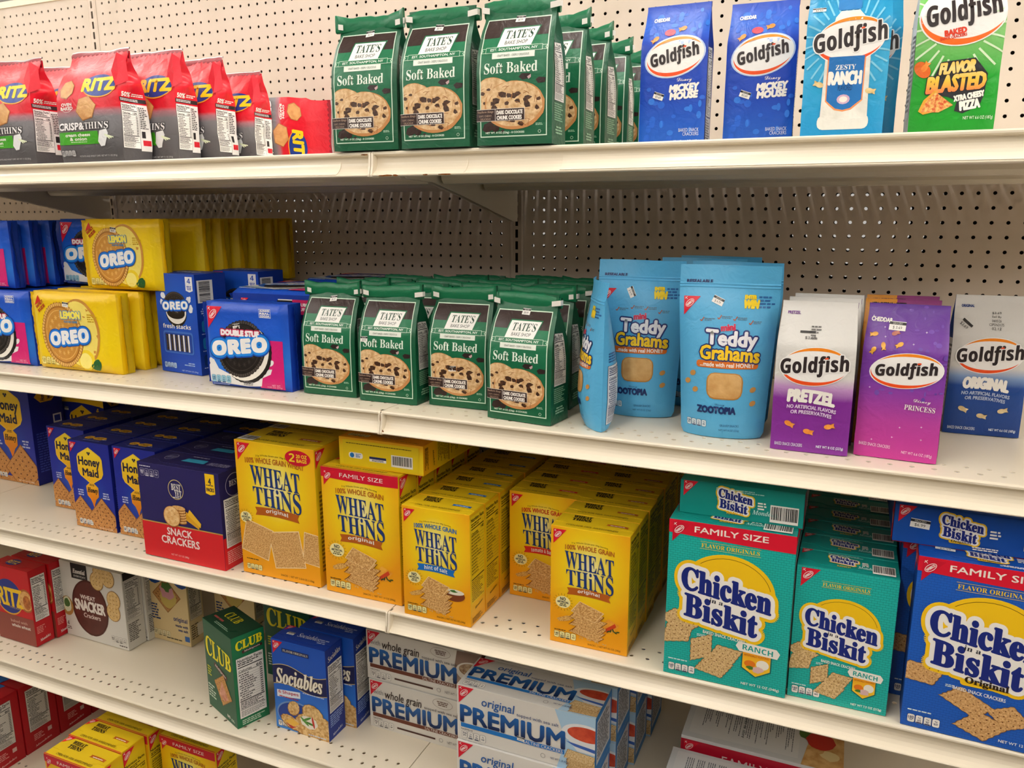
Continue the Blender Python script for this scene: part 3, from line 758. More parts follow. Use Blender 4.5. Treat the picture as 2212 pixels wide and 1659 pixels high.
def wheat_front(W, H, flavor, fam=False, big=False):
    a = Art(W, H, seed=int(W+H)); k = W/125.0; ink = '#1b3674'
    red, brown = '#c4122e', '#b05a16'
    col = {'original': brown, 'hint': '#1368b8', 'tomato': '#d8281f', 'family': brown}[flavor]
    grain = {'original': '#b5651d', 'hint': '#1f66a8', 'tomato': '#c8321e', 'family': '#b5651d'}[flavor]
    top = H*.985
    if fam:
        n = 12; a.poly('size_banner', [(0, H), (0, H*.925)]+[(W*i/n, H*.925-H*.012*(i/n)**.5-H*.006*math.sin(math.pi*i/n)) for i in range(1, n+1)]+[(W, H)], '#c8102e', 2)
        a.t('size_banner', 'FAMILY SIZE', W*.53, H*.952, W*.56, H*.032, '#f3e6df', 'n', 4)
    a.badge(W*.035, H*(.975 if not big else .985), 21*k if not fam else 24*k*.8)
    y = .80 if not fam else .79
    if big: y = .825
    a.t('lettering', '21g Whole Grain per 30g Serving', W*.5, H*(y+.075), W*.46, H*.016, '#5b4414', 'n', 3, arch=H*.012)
    a.t('lettering', '100% WHOLE GRAIN'+(' WHEAT' if big else ''), W*.5, H*(y+.035), W*(.62 if not big else .74), H*.04, grain, 'n', 3, arch=H*.012, bold=.25)
    a.t('logo', 'WHEAT', W*.5, H*(y-.075), W*.62, H*.145, ink, 'serif', 4, slope=-H*.02, shear=-.04, bold=.08*k)
    a.t('logo', 'THiNS', W*.51, H*(y-.225), W*.60, H*.145, ink, 'serif', 4, slope=-H*.02, shear=-.04, bold=.08*k, grow=.18)
    by = y-.335
    banner(a, W*.5, H*by, W*.56, H*.06, col, sag=H*.012)
    a.t('flavor_banner', {'hint': 'hint of salt', 'tomato': 'tomato & basil'}.get(flavor, 'original'), W*.5, H*(by+.004), W*(.34 if flavor != 'original' else .28), H*.038, WH, 'sans', 5, arch=H*.01, slope=-H*.006)
    tone = ('#e6bd7c', '#b27a38')
    if big:
        for cx, cy, z, r in ((.22, .27, .36, -14), (.60, .235, .40, 10), (.98, .27, .34, -6)): a.cracker(W*cx, H*cy, W*z, W*z, r, tone, 0, 2, edge='#f0d9a8')
        a.ell('size_badge', W*.80, H*.925, W*.155, H*.055, '#c8102e', 3); a.t('size_badge', '2', W*.73, H*.926, W*.07, H*.06, '#f2cf2d', 'sans', 4)
        a.t('size_badge', '20 OZ', W*.85, H*.94, W*.13, H*.024, '#f2cf2d', 'n', 4, bold=.3); a.t('size_badge', 'BAGS', W*.85, H*.908, W*.12, H*.024, '#f2cf2d', 'n', 4, bold=.3)
        burst(a, W*.09, H*.43, W*.1)
    else:
        burst(a, W*.17, H*(by-.105), W*.13)
        cy0 = .17
        a.ell('food_picture', W*.20, H*.22, W*.11, H*.022, MN('#b4782c', '#e2b766', 500), 2, rot=18, n=18, jit=.12)
        if flavor == 'hint':
            a.ell('food_picture', W*.76, H*.265, W*.16, H*.055, '#7a3b1c', 2); a.ell('food_picture', W*.76, H*.295, W*.15, H*.025, '#e9e2cf', 3); a.ell('food_picture', W*.76, H*.30, W*.05, H*.012, '#3e6b2a', 4, n=9, jit=.3)
        elif flavor == 'tomato':
            a.ell('food_picture', W*.78, H*.2, W*.12, H*.05, '#c8281c', 2); a.ell('food_picture', W*.7, H*.16, W*.08, H*.035, '#d83a22', 2)
        else:
            a.poly('food_picture', [(W*.62, H*.2), (W*.76, H*.29), (W*.90, H*.25), (W*.80, H*.17)], MN('#e2901f', '#f0b03a', 90), 2); a.poly('food_picture', [(W*.70, H*.19), (W*.84, H*.26), (W*.86, H*.235), (W*.75, H*.17)], '#c8401c', 3)
            for q in range(5): a.ell('food_picture', W*(.76+.03*q), H*(.185+.008*(q % 3)), W*.025, H*.006, '#33491c', 4, rot=30+40*q, n=8)
        for i in range(7):
            a.cracker(W*(.50+.02*((i*7) % 3-1)), H*(.115+.026*i), W*.38, H*.055, -12+(i*37 % 15), tone, 0, 3+i, edge='#7c4716', sk=.9)
        a.cracker(W*.49, H*.315, W*.33, H*.115, -18, tone, 0, 11, edge='#efd6a2', sk=.35)
        for i in range(9): a.ell('food_picture', W*(.33+.05*i+.02*(i % 2)), H*(.085-.003*i), W*.016, H*.006, '#d8a860', 3, rot=i*50, n=7)
    a.tabs(W*.06, H*(.045 if not big else .035), H*.055 if not big else H*.04, '140' if flavor != 'tomato' else '130', bg='#f1e6a0')
    a.words('lettering', W*.06, H*.108, W*.16, H*.012, 1, '#3c2d0c', 3)
    a.t('lettering', 'SNACKS  |  NET WT '+('2 LB 8 OZ (1.13kg)' if big else '14 OZ (396g)' if fam else '8.5 OZ (240g)'), W*.71, H*.034, W*.42, H*.02, '#40300c', 'n', 3)
    return a
def wheat_side(D, H, fam=False):
    a = Art(D, H, seed=9); ink = '#2a2508'
    if fam: a.badge(D*.06, H*.985, D*.5)
    y0, h = H*.2, H*(.775 if not fam else .66)
    a.rect('nutrition_label', D*.06, y0, D*.88, h, '#e3c51c', 1)
    a.t('nutrition_label', 'Nutrition Facts', D*.5, y0+h*.955, D*.84, h*.04, ink, 'n', 3, bold=.25)
    a.words('nutrition_label', D*.09, y0+h*.87, D*.8, h*.05, 2, ink, 3); a.rect('nutrition_label', D*.08, y0+h*.845, D*.84, h*.012, ink, 3)
    a.t('nutrition_label', 'Calories', D*.32, y0+h*.80, D*.42, h*.026, ink, 'n', 3, bold=.15); a.t('nutrition_label', '140', D*.82, y0+h*.815, D*.18, h*.034, ink, 'n', 3, bold=.2)
    for i in range(13):
        yy = y0+h*(.76-.036*i); a.rect('nutrition_label', D*.08, yy, D*.84, h*.0025, ink, 3); a.words('nutrition_label', D*.09, yy+h*.006, D*a.rnd.uniform(.35, .65), h*.02, 1, ink, 3)
    a.rect('nutrition_label', D*.08, y0+h*.27, D*.84, h*.013, ink, 3); a.words('nutrition_label', D*.09, y0+h*.02, D*.82, h*.24, 11, ink, 3, fill=.4)
    a.t('lettering', 'Mondelez', D*.55, H*.15, D*.55, H*.022, ink, 'serifi', 3, rot=8)
    a.words('lettering', D*.1, H*.02, D*.8, H*.05, 4, '#6b4a08', 3)
    return a
def wheat_top(W, D, col, fam=False, stk=True):
    a = Art(W, D, seed=5)
    a.t('logo', 'WHEAT', W*.30, D*.80, W*.24, D*.17, '#221c14', 'serif', 3, bold=.3); a.t('logo', 'THiNS', W*.31, D*.60, W*.24, D*.17, '#221c14', 'serif', 3, bold=.3)
    banner(a, W*.78, D*.52, W*.28, D*.12, col, lay=3, sag=D*.02); a.words('flavor_banner', W*.69, D*.485, W*.18, D*.05, 1, WH, 4)
    a.t('lettering', 'OPEN FOR 100% AWESOMENESS', W*.5, D*.16, W*.66, D*.1, '#2a230f', 'n', 3)
    if fam: a.rect('size_banner', 0, 0, W, D*.03, '#c8102e', 2); a.badge(W*.02, D*.98, W*.12)
    return a
YEL, AMB = '#f2cd1a', '#eda514'
def wheat(name, W, D, H, flavor, fam=False, big=False):
    f = MG([(0, '#f8f0ba'), (.24, '#f5e368'), (.48, '#f3cf16'), (1, '#eca00e')], 'SPHERICAL', (.5, .68), 1.55, 1.9)
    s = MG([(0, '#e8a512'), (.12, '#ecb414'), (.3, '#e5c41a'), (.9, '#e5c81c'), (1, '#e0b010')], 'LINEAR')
    col = {'original': '#b05a16', 'hint': '#1368b8', 'tomato': '#d8281f', 'family': '#b05a16'}[flavor]
    r = Art(D, H, seed=4)
    if big:
        r.badge(D*.03, H*.985, D*.34); r.words('lettering', D*.1, H*.1, D*.8, H*.6, 20, '#8a6a10', 2)
    else: r = wheat_side(D, H, fam)
    t = wheat_top(W, D, col, fam)
    if big: t.barcode(W*.02, D*.05, W*.2, D*.3)
    b = Art(W, D, seed=6)
    b.rect('bottom_panel', W*.05, D*.06, W*.9, D*.86, '#dfc318', 1); b.words('lettering', W*.09, D*.79, W*.78, D*.045, 1, '#3b340c', 3)
    b.rrect('recycling_mark', W*.12, D*.3, W*.17, D*.2, D*.08, '#e9e7e0', 2); b.ell('recycling_mark', W*.16, D*.4, D*.085, D*.085, '#1d6fb4', 3); b.words('recycling_mark', W*.205, D*.33, W*.07, D*.14, 4, '#1d6fb4', 3)
    b.rect('maker_label', W*.37, D*.26, W*.2, D*.17, '#eceae4', 2); b.rect('maker_label', W*.37, D*.35, W*.2, D*.08, '#20285a', 3); b.words('maker_label', W*.39, D*.27, W*.16, D*.07, 2, '#20285a', 3, just='c')
    b.barcode(W*.63, D*.18, W*.25, D*.4)
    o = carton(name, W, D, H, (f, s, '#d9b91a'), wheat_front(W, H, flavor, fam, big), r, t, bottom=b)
    return o
def honey_front(W, H, fam=False, big=False):
    a = Art(W, H, seed=int(W)); gold = MG([(.0, '#e8920f'), (.45, '#efa912'), (.8, '#f6d124'), (1, '#f8de3a')], 'LINEAR'); ink = '#1b1a3c'
    y0 = .73 if not fam else .585; fy = .435 if not fam else .36
    if fam:
        n = 12; a.poly('size_banner', [(0, H), (0, H*.83)]+[(W*i/n, H*.83+H*.02*math.sin(math.pi*i/n)-H*.02*i/n) for i in range(1, n+1)]+[(W, H)], '#f0c419', 2)
        a.t('size_banner', 'FAMILY SIZE', W*.5, H*.92, W*.55, H*.042, '#a02418', 'n', 3, bold=.6)
        a.ell('size_badge', W*.86, H*.76, W*.12, H*.07, '#101f7c', 3, n=6); a.t('size_badge', '4', W*.86, H*.775, W*.06, H*.05, '#f0c419', 'sans', 4)
    def hexa(k): return [(W*(.5+q*k), H*y0+W*p*k) for q, p in ((-.31, .14), (-.275, .20), (0, .345), (.275, .20), (.31, .14), (.31, -.12), (.26, -.20), (0, -.345), (-.26, -.20), (-.31, -.12))]
    a.poly('logo', hexa(1.0), '#f3c83a', 2); a.poly('logo', hexa(.94), gold, 3)
    a.t('logo', 'Honey', W*.49, H*y0+W*.055, W*.52, W*.20, ink, 'n', 5, bold=.9*W/122, shear=.02); a.t('logo', 'Maid', W*.50, H*y0-W*.125, W*.38, W*.135, ink, 'n', 5, bold=.9*W/122)
    for dx, dy in ((-.022, .015), (.022, .015), (0, -.012)): a.ell('logo', W*(.5+dx), H*y0+W*(.225+dy), W*.02, W*.018, ink, 5, n=10)
    hyy = H*fy+W*.19
    a.poly('flavor_mark', [(W*(.5+q), hyy-W*.19+W*p) for q, p in ((-.15, .09), (0, .20), (.15, .09), (.14, -.08), (.07, -.14), (.03, -.22), (0, -.31), (-.03, -.22), (-.07, -.14), (-.14, -.08))], MG([(.25, '#e0720f'), (.42, '#e8920f'), (.5, '#f2b81f'), (1, '#f2c11f')], 'LINEAR'), 3)
    a.t('flavor_mark', 'Honey', W*.5, hyy-W*.175, W*.25, W*.115, '#1a1410', 'serifi', 5, bold=.3); a.words('flavor_mark', W*.43, hyy-W*.085, W*.14, W*.04, 2, '#5a3510', 4, just='c')
    for x in (.10, .72): a.words('lettering', W*x, hyy-W*.30, W*.2, W*.13, 3, '#b8bfe0', 3, just='c')
    tone = ('#d49a56', '#a9692b')
    a.cracker(W*.17, H*.08+W*.14, W*.46, W*.46, 45, tone, 5, 2, edge='#8a5420'); a.cracker(W*.70, H*.06+W*.12, W*.56, W*.56, 45, tone, 5, 3, edge='#8a5420')
    a.poly('food_picture', [(0, 0), (W, 0), (W, H*.055), (0, H*.055)], MN('#a9692b', '#cf9450', 380), 2)
    a.tabs(W*.09, H*.035, H*.062 if not big else H*.045, '130', bg='#d9dbd8', ink='#20306a'); a.t('lettering', 'NET WT 14.4 OZ (408g)', W*.74, H*.022, W*.34, H*.02, '#e8ddd0', 'n', 7)
    if not fam:
        if not big: a.badge(W*.045, H*.98, W*.17)
        else:
            a.poly('size_badge', [(W*.78, H), (W*.78, H*.93), (W*.86, H*.905), (W*.94, H*.93), (W*.94, H)], '#142a8c', 3); a.t('size_badge', '8', W*.86, H*.975, W*.06, H*.035, '#e8953a', 'sans', 4); a.words('size_badge', W*.80, H*.925, W*.12, H*.03, 2, '#c9cfe8', 4, just='c')
    else: a.badge(W*.03, H*.985, W*.17); a.sticker(W*.14, H*.76, '$7.99', 15, 9)
    return a
def honey(name, W, D, H, fam=False, big=False):
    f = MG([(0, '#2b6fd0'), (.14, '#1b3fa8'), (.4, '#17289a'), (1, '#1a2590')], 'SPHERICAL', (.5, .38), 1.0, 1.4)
    t = Art(W, D, seed=3)
    for cx, w in ((.30, .10), (.55, .16)):
        t.ell('logo', W*cx, D*.42, W*w, D*.16, '#d9a321', 3, n=6); t.words('logo', W*(cx-w*.6), D*.34, W*w*1.2, D*.15, 2, '#40300c', 4, just='c')
    t.words('lettering', W*.66, D*.3, W*.12, D*.08, 1, '#b8bfe0', 3); t.words('lettering', W*.3, D*.12, W*.4, D*.06, 1, '#7f8ac8', 3)
    r = Art(D, H, seed=8); r.ell('logo', D*.5, H*.87, D*.34, H*.07, '#d9a321', 2, n=6); r.t('logo', 'Honey', D*.42, H*.87, H*.09, D*.16, '#1b1a3c', 'n', 4, rot=90, bold=.4); r.t('logo', 'Maid', D*.62, H*.87, H*.07, D*.14, '#1b1a3c', 'n', 4, rot=90, bold=.4)
    r.rect('recipe_panel', D*.66, H*.58, D*.26, H*.09, '#c9ccd8', 2); r.rect('recipe_panel', D*.70, H*.595, D*.18, H*.06, '#1a2c8c', 3); r.words('lettering', D*.1, H*.12, D*.7, H*.4, 16, '#3d4cb0', 2); r.rect('barcode_label', D*.72, H*.3, D*.2, H*.18, '#d4d5da', 3)
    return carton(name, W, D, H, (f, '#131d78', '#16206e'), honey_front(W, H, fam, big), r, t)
def snack_box(name, W, D, H):
    a = Art(W, H, seed=2); red, gold = '#d21f28', '#b99b4a'
    a.rect('red_panel', 0, 0, W, H*.375, red, 1); a.rect('red_panel', 0, H*.372, W, H*.012, gold, 2)
    a.ring('logo', W*.47, H*.765, W*.095, W*.098, W*.007, '#cdb878', 3); a.t('logo', 'BEST', W*.475, H*.79, W*.115, H*.07, WH, 'serif', 4); a.t('logo', 'YET', W*.495, H*.725, W*.085, H*.065, WH, 'serif', 4); a.words('logo', W*.43, H*.675, W*.08, H*.013, 1, WH, 4)
    a.poly('pack_badge', [(W*.84, H*.985), (W*.84, H*.785), (W*.895, H*.77), (W*.95, H*.785), (W*.95, H*.985)], '#f2c516', 2); a.t('pack_badge', '4', W*.893, H*.91, W*.03, H*.065, '#2a2438', 'n', 3, bold=.5); a.words('pack_badge', W*.85, H*.862, W*.09, H*.016, 1, '#2a2438', 3); a.t('pack_badge', 'PACKS', W*.895, H*.825, W*.085, H*.035, '#2a2438', 'n', 3, bold=.4)
    a.tabs(W*.035, H*.86, H*.075, '80', bg='#2f2a60', ink='#d8d6e4')
    a.words('lettering', W*.035, H*.955, W*.14, H*.016, 1, '#d8d6e4', 3)
    for i in range(6): a.ell('food_picture', W*(.49), H*(.43+.028*i), W*.085, H*.026, '#9c5f24', 3+2*i); a.ell('food_picture', W*.49, H*(.438+.028*i), W*.083, H*.024, MN('#d39a52', '#e6ba78', 200), 4+2*i)
    for q in range(2): a.poly('food_picture', [(W*(.55+.04*q), H*(.47+.05*q)), (W*(.58+.04*q), H*(.55+.03*q)), (W*(.73+.02*q), H*(.44+.01*q)), (W*(.72+.02*q), H*(.385+.02*q))], '#e8b62c' if q else '#d99f1e', 5+q)
    a.ell('food_picture', W*.40, H*.475, W*.105, W*.104, '#a8692c', 17, n=40, wav=.015); a.ell('food_picture', W*.40, H*.478, W*.099, W*.098, MN('#dca764', '#efcd92', 160), 18)
    for dx, dy in ((0, 0), (.04, .03), (-.04, .03), (.04, -.04), (-.04, -.04), (0, .06)): a.ell('food_picture', W*(.40+dx), H*(.475+dy), W*.004, W*.004, '#a06a30', 19, n=7)
    a.t('lettering', 'SNACK', W*.47, H*.308, W*.31, H*.075, '#f2dfda', 'n', 4, bold=.55); a.t('lettering', 'CRACKERS', W*.47, H*.212, W*.47, H*.08, '#f2dfda', 'n', 4, bold=.55)
    a.t('lettering', 'NET WT 13.7 OZ (388g)', W*.45, H*.055, W*.22, H*.025, '#f0c8c4', 'n', 3)
    t = Art(W, D, seed=3); t.ring('logo', W*.22, D*.6, W*.06, D*.2, 1.2, '#8a86a8', 3); t.t('logo', 'BEST YET', W*.22, D*.6, W*.08, D*.16, '#8a86a8', 'serif', 3)
    t.poly('top_ribbon', [(W*.40, D*.42), (W*.42, D*.66), (W*.66, D*.66), (W*.68, D*.42)], '#2f8fb0', 2); t.t('lettering', 'SNACK CRACKERS', W*.84, D*.5, W*.24, D*.2, '#9d9ab8', 'n', 3); t.words('lettering', W*.42, D*.78, W*.2, D*.07, 1, '#9d9ab8', 3)
    r = Art(D, H, seed=4); r.rect('red_panel', 0, 0, D, H*.33, red, 1); r.ring('logo', D*.5, H*.84, D*.3, D*.3, 1.3, '#9d99b8', 2); r.t('logo', 'BEST', D*.5, H*.86, D*.34, H*.06, '#c4c0d8', 'serif', 3); r.facts(D*.1, H*.22, D*.82, H*.50, '80')
    r.words('lettering', D*.1, H*.05, D*.8, H*.14, 7, '#e8a8a4', 2)
    return carton(name, W, D, H, ('#25205c', '#1f1b52', '#1e1a4c'), a, r, t)
def chick_logo(a, cx, cy, k, part='logo', lay=9, flav=None, sun=True):
    y, w, n = '#f2c417', '#f1eee9', '#16277a'
    if sun: a.ell(part, cx+2*k, cy+10*k, 47*k, 40*k, y, 2, n=48); a.ring(part, cx+2*k, cy+10*k, 43*k, 36*k, .5*k, '#6a4a10', 3)
    for r, m, l in ((8.6*k, y, 4), (5.2*k, w, 6)):
        for txt, dx, dy, ww, hh in (('Chicken', 0, 11.5, 90, 25), ('Biskit', -4, -17.5, 74, 25.5)):
            v, f, _ = glyphs(txt, 'serif'); p = v*(ww*k, hh*k); p[:, 1] += -.15*p[:, 0]; p = p+(cx+dx*k, cy+dy*k)
            o = 0 if txt == 'Chicken' else .7
            for i, q in enumerate(ang(28)): a.add(part, p+(r*math.cos(q), r*math.sin(q)), f, m, l+(1 if o else 0))
            for i, q in enumerate(ang(8)): a.add(part, p+(.5*r*math.cos(q), .5*r*math.sin(q)), f, m, l+(1 if o else 0))
        a.rect(part, cx-30*k, cy-10*k, 64*k, 12*k, m, l+1, rot=-8)
    for txt, dx, dy, ww, hh in (('Chicken', 0, 11.5, 90, 25), ('Biskit', -4, -17.5, 74, 25.5)):
        v, f, _ = glyphs(txt, 'serif'); p = v*(ww*k, hh*k); p[:, 1] += -.15*p[:, 0]; p = p+(cx+dx*k, cy+dy*k)
        a.add(part, p, f, n, lay)
        for i, q in enumerate(ang(8)): a.add(part, p+(1.0*k*math.cos(q), 1.0*k*math.sin(q)), f, n, lay)
    a.t(part, 'in a', cx-9*k, cy-3.2*k, 14*k, 5.2*k, '#1a1a2a', 'serif', lay+1, rot=-6)
def chick_front(W, H, blue=False, fam=False, cal='160', net='7.5 OZ (212g)'):
    a = Art(W, H, seed=int(H)); k = W/150.0*1.19; gold = '#e9c02a'
    if fam:
        n = 12; a.poly('size_banner', [(0, H), (0, H*.918)]+[(W*i/n, H*.918-H*.022*math.sin(math.pi*.5*i/n)) for i in range(1, n+1)]+[(W, H)], '#d1132f', 2)
        a.t('size_banner', 'FAMILY SIZE', W*.50, H*.955, W*.58, H*.036, '#f0e4dc', 'n', 4, bold=.25)
        a.badge(W*.03, H*.985, W*.15, red='#c40f2c')
    else: a.badge(W*.05, H*.985, W*.19)
    fy = .865 if fam else .885
    a.t('lettering', 'FLAVOR ORIGINALS', W*.5, H*fy, W*.46, H*.026, gold, 'serif', 3)
    for dy in (.022, -.022): a.rect('lettering', W*.26, H*(fy+dy), W*.48, .5, gold, 3)
    chick_logo(a, W*.485, H*.545, k)
    if blue:
        a.rrect('flavor_banner', W*.36, H*.315, W*.34, H*.062, 3*k, '#f2c417', 5); a.t('flavor_banner', 'Original', W*.53, H*.342, W*.28, H*.044, '#2a1c0a', 'serif', 12, bold=.3, slope=-3)
    a.t('lettering', 'BAKED SNACK CRACKERS', W*.49, H*(.315 if not blue else .285), W*.34, H*.02, WH, 'n', 11, slope=-3*k, bold=.1)
    tone = ('#e2c590', '#b8925a') if not blue else ('#deb47c', '#b5834a')
    spots = ((.12, .36, .26, .10, -28), (.11, .285, .24, .11, 12), (.31, .215, .2, .12, 25), (.50, .19, .22, .11, -6), (.42, .105, .24, .10, -10)) if not blue else ((.10, .335, .27, .10, -4), (.42, .22, .28, .10, -28), (.70, .18, .20, .11, -42), (.95, .20, .22, .1, -15), (.53, .10, .24, .13, -22))
    for cx, cy, w, h, r in spots: a.cracker(W*cx, H*cy, W*w, W*h*1.6, r, tone, 4, 3, saw=.06, edge='#7d5526', sk=.45)
    a.words('lettering', W*.27, H*.285, W*.08, H*.018, 2, '#d5e5e5', 3)
    if not blue:
        a.poly('flavor_banner', [(W*.64, H*.14), (W*.64, H*.255), (W*.88, H*.255), (W*.88, H*.14), (W*.76, H*.09)], '#0b6a66', 3); a.poly('flavor_banner', [(W*.65, H*.145), (W*.65, H*.25), (W*.87, H*.25), (W*.87, H*.145), (W*.76, H*.098)], MG([(0, '#f0b41c'), (.16, '#f2c42a'), (.26, '#ee9a1a'), (1, '#ee9a1a')], 'LINEAR'), 4)
        a.poly('flavor_banner', [(W*.59, H*.275), (W*.61, H*.305), (W*.91, H*.295), (W*.94, H*.27), (W*.92, H*.235), (W*.62, H*.245)], '#eeeae2', 5); a.t('flavor_banner', 'RANCH', W*.765, H*.27, W*.24, H*.034, '#0f9a92', 'sans', 6, slope=-2*k)
        a.t('flavor_banner', 'ARTIFICIALLY FLAVORED', W*.76, H*.228, W*.20, H*.013, '#b0481a', 'n', 6)
        a.ell('flavor_banner', W*.71, H*.175, W*.045, H*.022, '#e0781c', 5); a.ell('flavor_banner', W*.81, H*.18, W*.05, H*.03, '#ece8dc', 5); a.ell('flavor_banner', W*.77, H*.145, W*.05, H*.02, '#d9b3b0', 6, n=9, jit=.2); a.ell('flavor_banner', W*.71, H*.15, W*.03, H*.01, '#4a7a2a', 6, n=8, jit=.3)
    a.tabs(W*.045, H*.035 if not fam else H*.03, H*.055 if not fam else H*.047, cal, ink='#12244f' if not blue else '#0f1f5c'); a.words('lettering', W*.04, H*.098, W*.16, H*.013, 1, '#d5e5e5', 3)
    a.t('lettering', 'NET WT '+net, W*.80, H*.04, W*.30, H*.02, WH, 'n', 11, bold=.1)
    return a
def chick(name, W, D, H, blue=False, fam=False, net='7.5 OZ (212g)'):
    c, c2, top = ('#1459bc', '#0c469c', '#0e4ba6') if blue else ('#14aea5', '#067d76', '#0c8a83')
    t = Art(W, D, seed=3); chick_logo(t, W*.46, D*.57, .52*W/172.0, 'logo', 9, sun=False)
    if blue: t.rrect('logo', W*.38, D*.16, W*.16, D*.12, 2, '#d9b021', 5); t.t('logo', 'Original', W*.46, D*.215, W*.13, D*.09, '#1c1408', 'serif', 7)
    else: t.t('logo', 'RANCH', W*.46, D*.2, W*.13, D*.09, '#d9b021', 'sans', 7)
    t.words('lettering', W*.64, D*.38, W*.09, D*.24, 3, WH, 4); t.badge(W*.03, D*.99, W*.12)
    if blue: t.sticker(W*.18, D*.55, '$6.99', 23, 12, rot=-4); t.words('lettering', W*.5, D*.05, W*.24, D*.1, 2, WH, 4, just='c'); t.rect('recycling_mark', W*.86, D*.2, W*.1, D*.4, '#e2e0da', 3); t.ring('recycling_mark', W*.91, D*.45, W*.03, W*.03, 1.6, '#17171a', 4, n=3)
    else: t.t('lettering', 'Mondelez', W*.70, D*.3, W*.2, D*.15, '#bfe4e0', 'serifi', 4); t.barcode(W*.74, D*.08, W*.22, D*.5); t.words('lettering', W*.3, D*.8, W*.4, D*.1, 2, '#9ad4ce', 4)
    r = Art(D, H, seed=7)
    if fam: r.rect('size_banner', 0, H*.93, D, H*.07, '#d1132f', 2)
    r.facts(D*.12, H*.3, D*.76, H*.55, '160'); r.words('lettering', D*.1, H*.05, D*.8, H*.2, 8, '#a9d8d4' if not blue else '#a9c4e8', 2)
    l = Art(D, H, seed=7)
    if fam: l.rect('size_banner', 0, H*.93, D, H*.07, '#d1132f', 2); l.badge(D*.3, H*.985, D*.5)
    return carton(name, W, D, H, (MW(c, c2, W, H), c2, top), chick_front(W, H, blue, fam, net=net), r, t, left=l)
def fresh(name, W, D, H):
    a = Art(W, H, seed=2); blue = '#1246b4'
    a.badge(W*.03, H*.99, W*.2); a.poly('pack_badge', [(W*.78, H*.975), (W*.78, H*.84), (W*.865, H*.825), (W*.95, H*.84), (W*.95, H*.975)], '#e8e9ee', 2); a.t('pack_badge', '4', W*.865, H*.935, W*.08, H*.05, blue, 'sans', 3); a.words('pack_badge', W*.80, H*.845, W*.13, H*.045, 3, blue, 3, just='c')
    for x, y, r in ((.2, .78, 60), (.16, .70, 20), (.82, .75, 120), (.86, .66, 160)): a.ell('food_picture', W*x, H*y, W*.05, H*.04, '#dfe4ee', 2, rot=r, n=12, jit=.2)
    a.ell('food_picture', W*.49, H*.61, W*.26, H*.14, '#1b1716', 2, n=48, wav=-.02); a.ell('food_picture', W*.49, H*.63, W*.255, H*.13, '#ece9e2', 3); a.sandwich(W*.49, H*.70, W*.28, H*.125, 0, True, 4, cream=False); a.ell('food_picture', W*.49, H*.61, W*.22, H*.06, '#1b1716', 8)
    a.t('logo', 'OREO', W*.49, H*.685, W*.62, H*.075, '#f1f1f3', 'sans', 13, slope=5, bold=.9, out=(('#1173d8', 3.0), ('#0c3f9c', 4.6)))
    a.sticker(W*.52, H*.61, '$4.99', 13, 8, rot=-8)
    a.t('lettering', 'fresh stacks', W*.48, H*.475, W*.7, H*.045, WH, 'sans', 3, slope=1)
    a.rrect('food_picture', W*.12, H*.2, W*.74, H*.225, 6, '#3c6cc4', 2); a.rrect('food_picture', W*.15, H*.215, W*.68, H*.19, 4, '#17409c', 3)
    for i in range(10): a.rect('food_picture', W*(.19+.06*i), H*.225, W*.035, H*.165, '#1e1918' if i % 2 == 0 else '#e6e2da', 4)
    for i in range(5): a.rect('food_picture', W*(.185+.12*i), H*.23, W*.055, H*.155, MN('#1e1918', '#433632', 300), 5)
    a.tabs(W*.09, H*.045, H*.055, '140', ink='#0c2f8a', bg='#a9c6e8'); a.words('lettering', W*.55, H*.08, W*.3, H*.04, 2, '#9ab4e0', 3, just='r'); a.t('lettering', 'NET WT 8.36 OZ (236g)', W*.72, H*.028, W*.4, H*.018, '#c8d6f0', 'n', 3)
    r = Art(D, H, seed=5); r.barcode(D*.06, H*.72, D*.5, H*.22, vert=True); r.words('lettering', D*.08, H*.585, D*.55, H*.085, 4, '#b9c6ea', 2, just='c')
    for i, c in enumerate(('#1f7fb4', '#1f7fb4', '#0d2f6c')): r.rrect('side_picture', D*.12, H*(.43-.17*i), D*.36, H*.115, 5, c, 2); r.words('side_picture', D*.1, H*(.405-.17*i), D*.42, H*.015, 1, '#b9c6ea', 3, just='c')
    t = Art(W, D, seed=3); t.t('logo', 'OREO', W*.5, D*.5, W*.5, D*.25, '#dfe2ea', 'sans', 3, out=(('#1173d8', 2),))
    return carton(name, W, D, H, (MG([(0, '#3b86dc'), (.3, '#1b57c0'), (1, '#1246b4')], 'SPHERICAL', (.5, .66), 1.7, 2.6), '#0e3594', '#123c9c'), a, r, t)
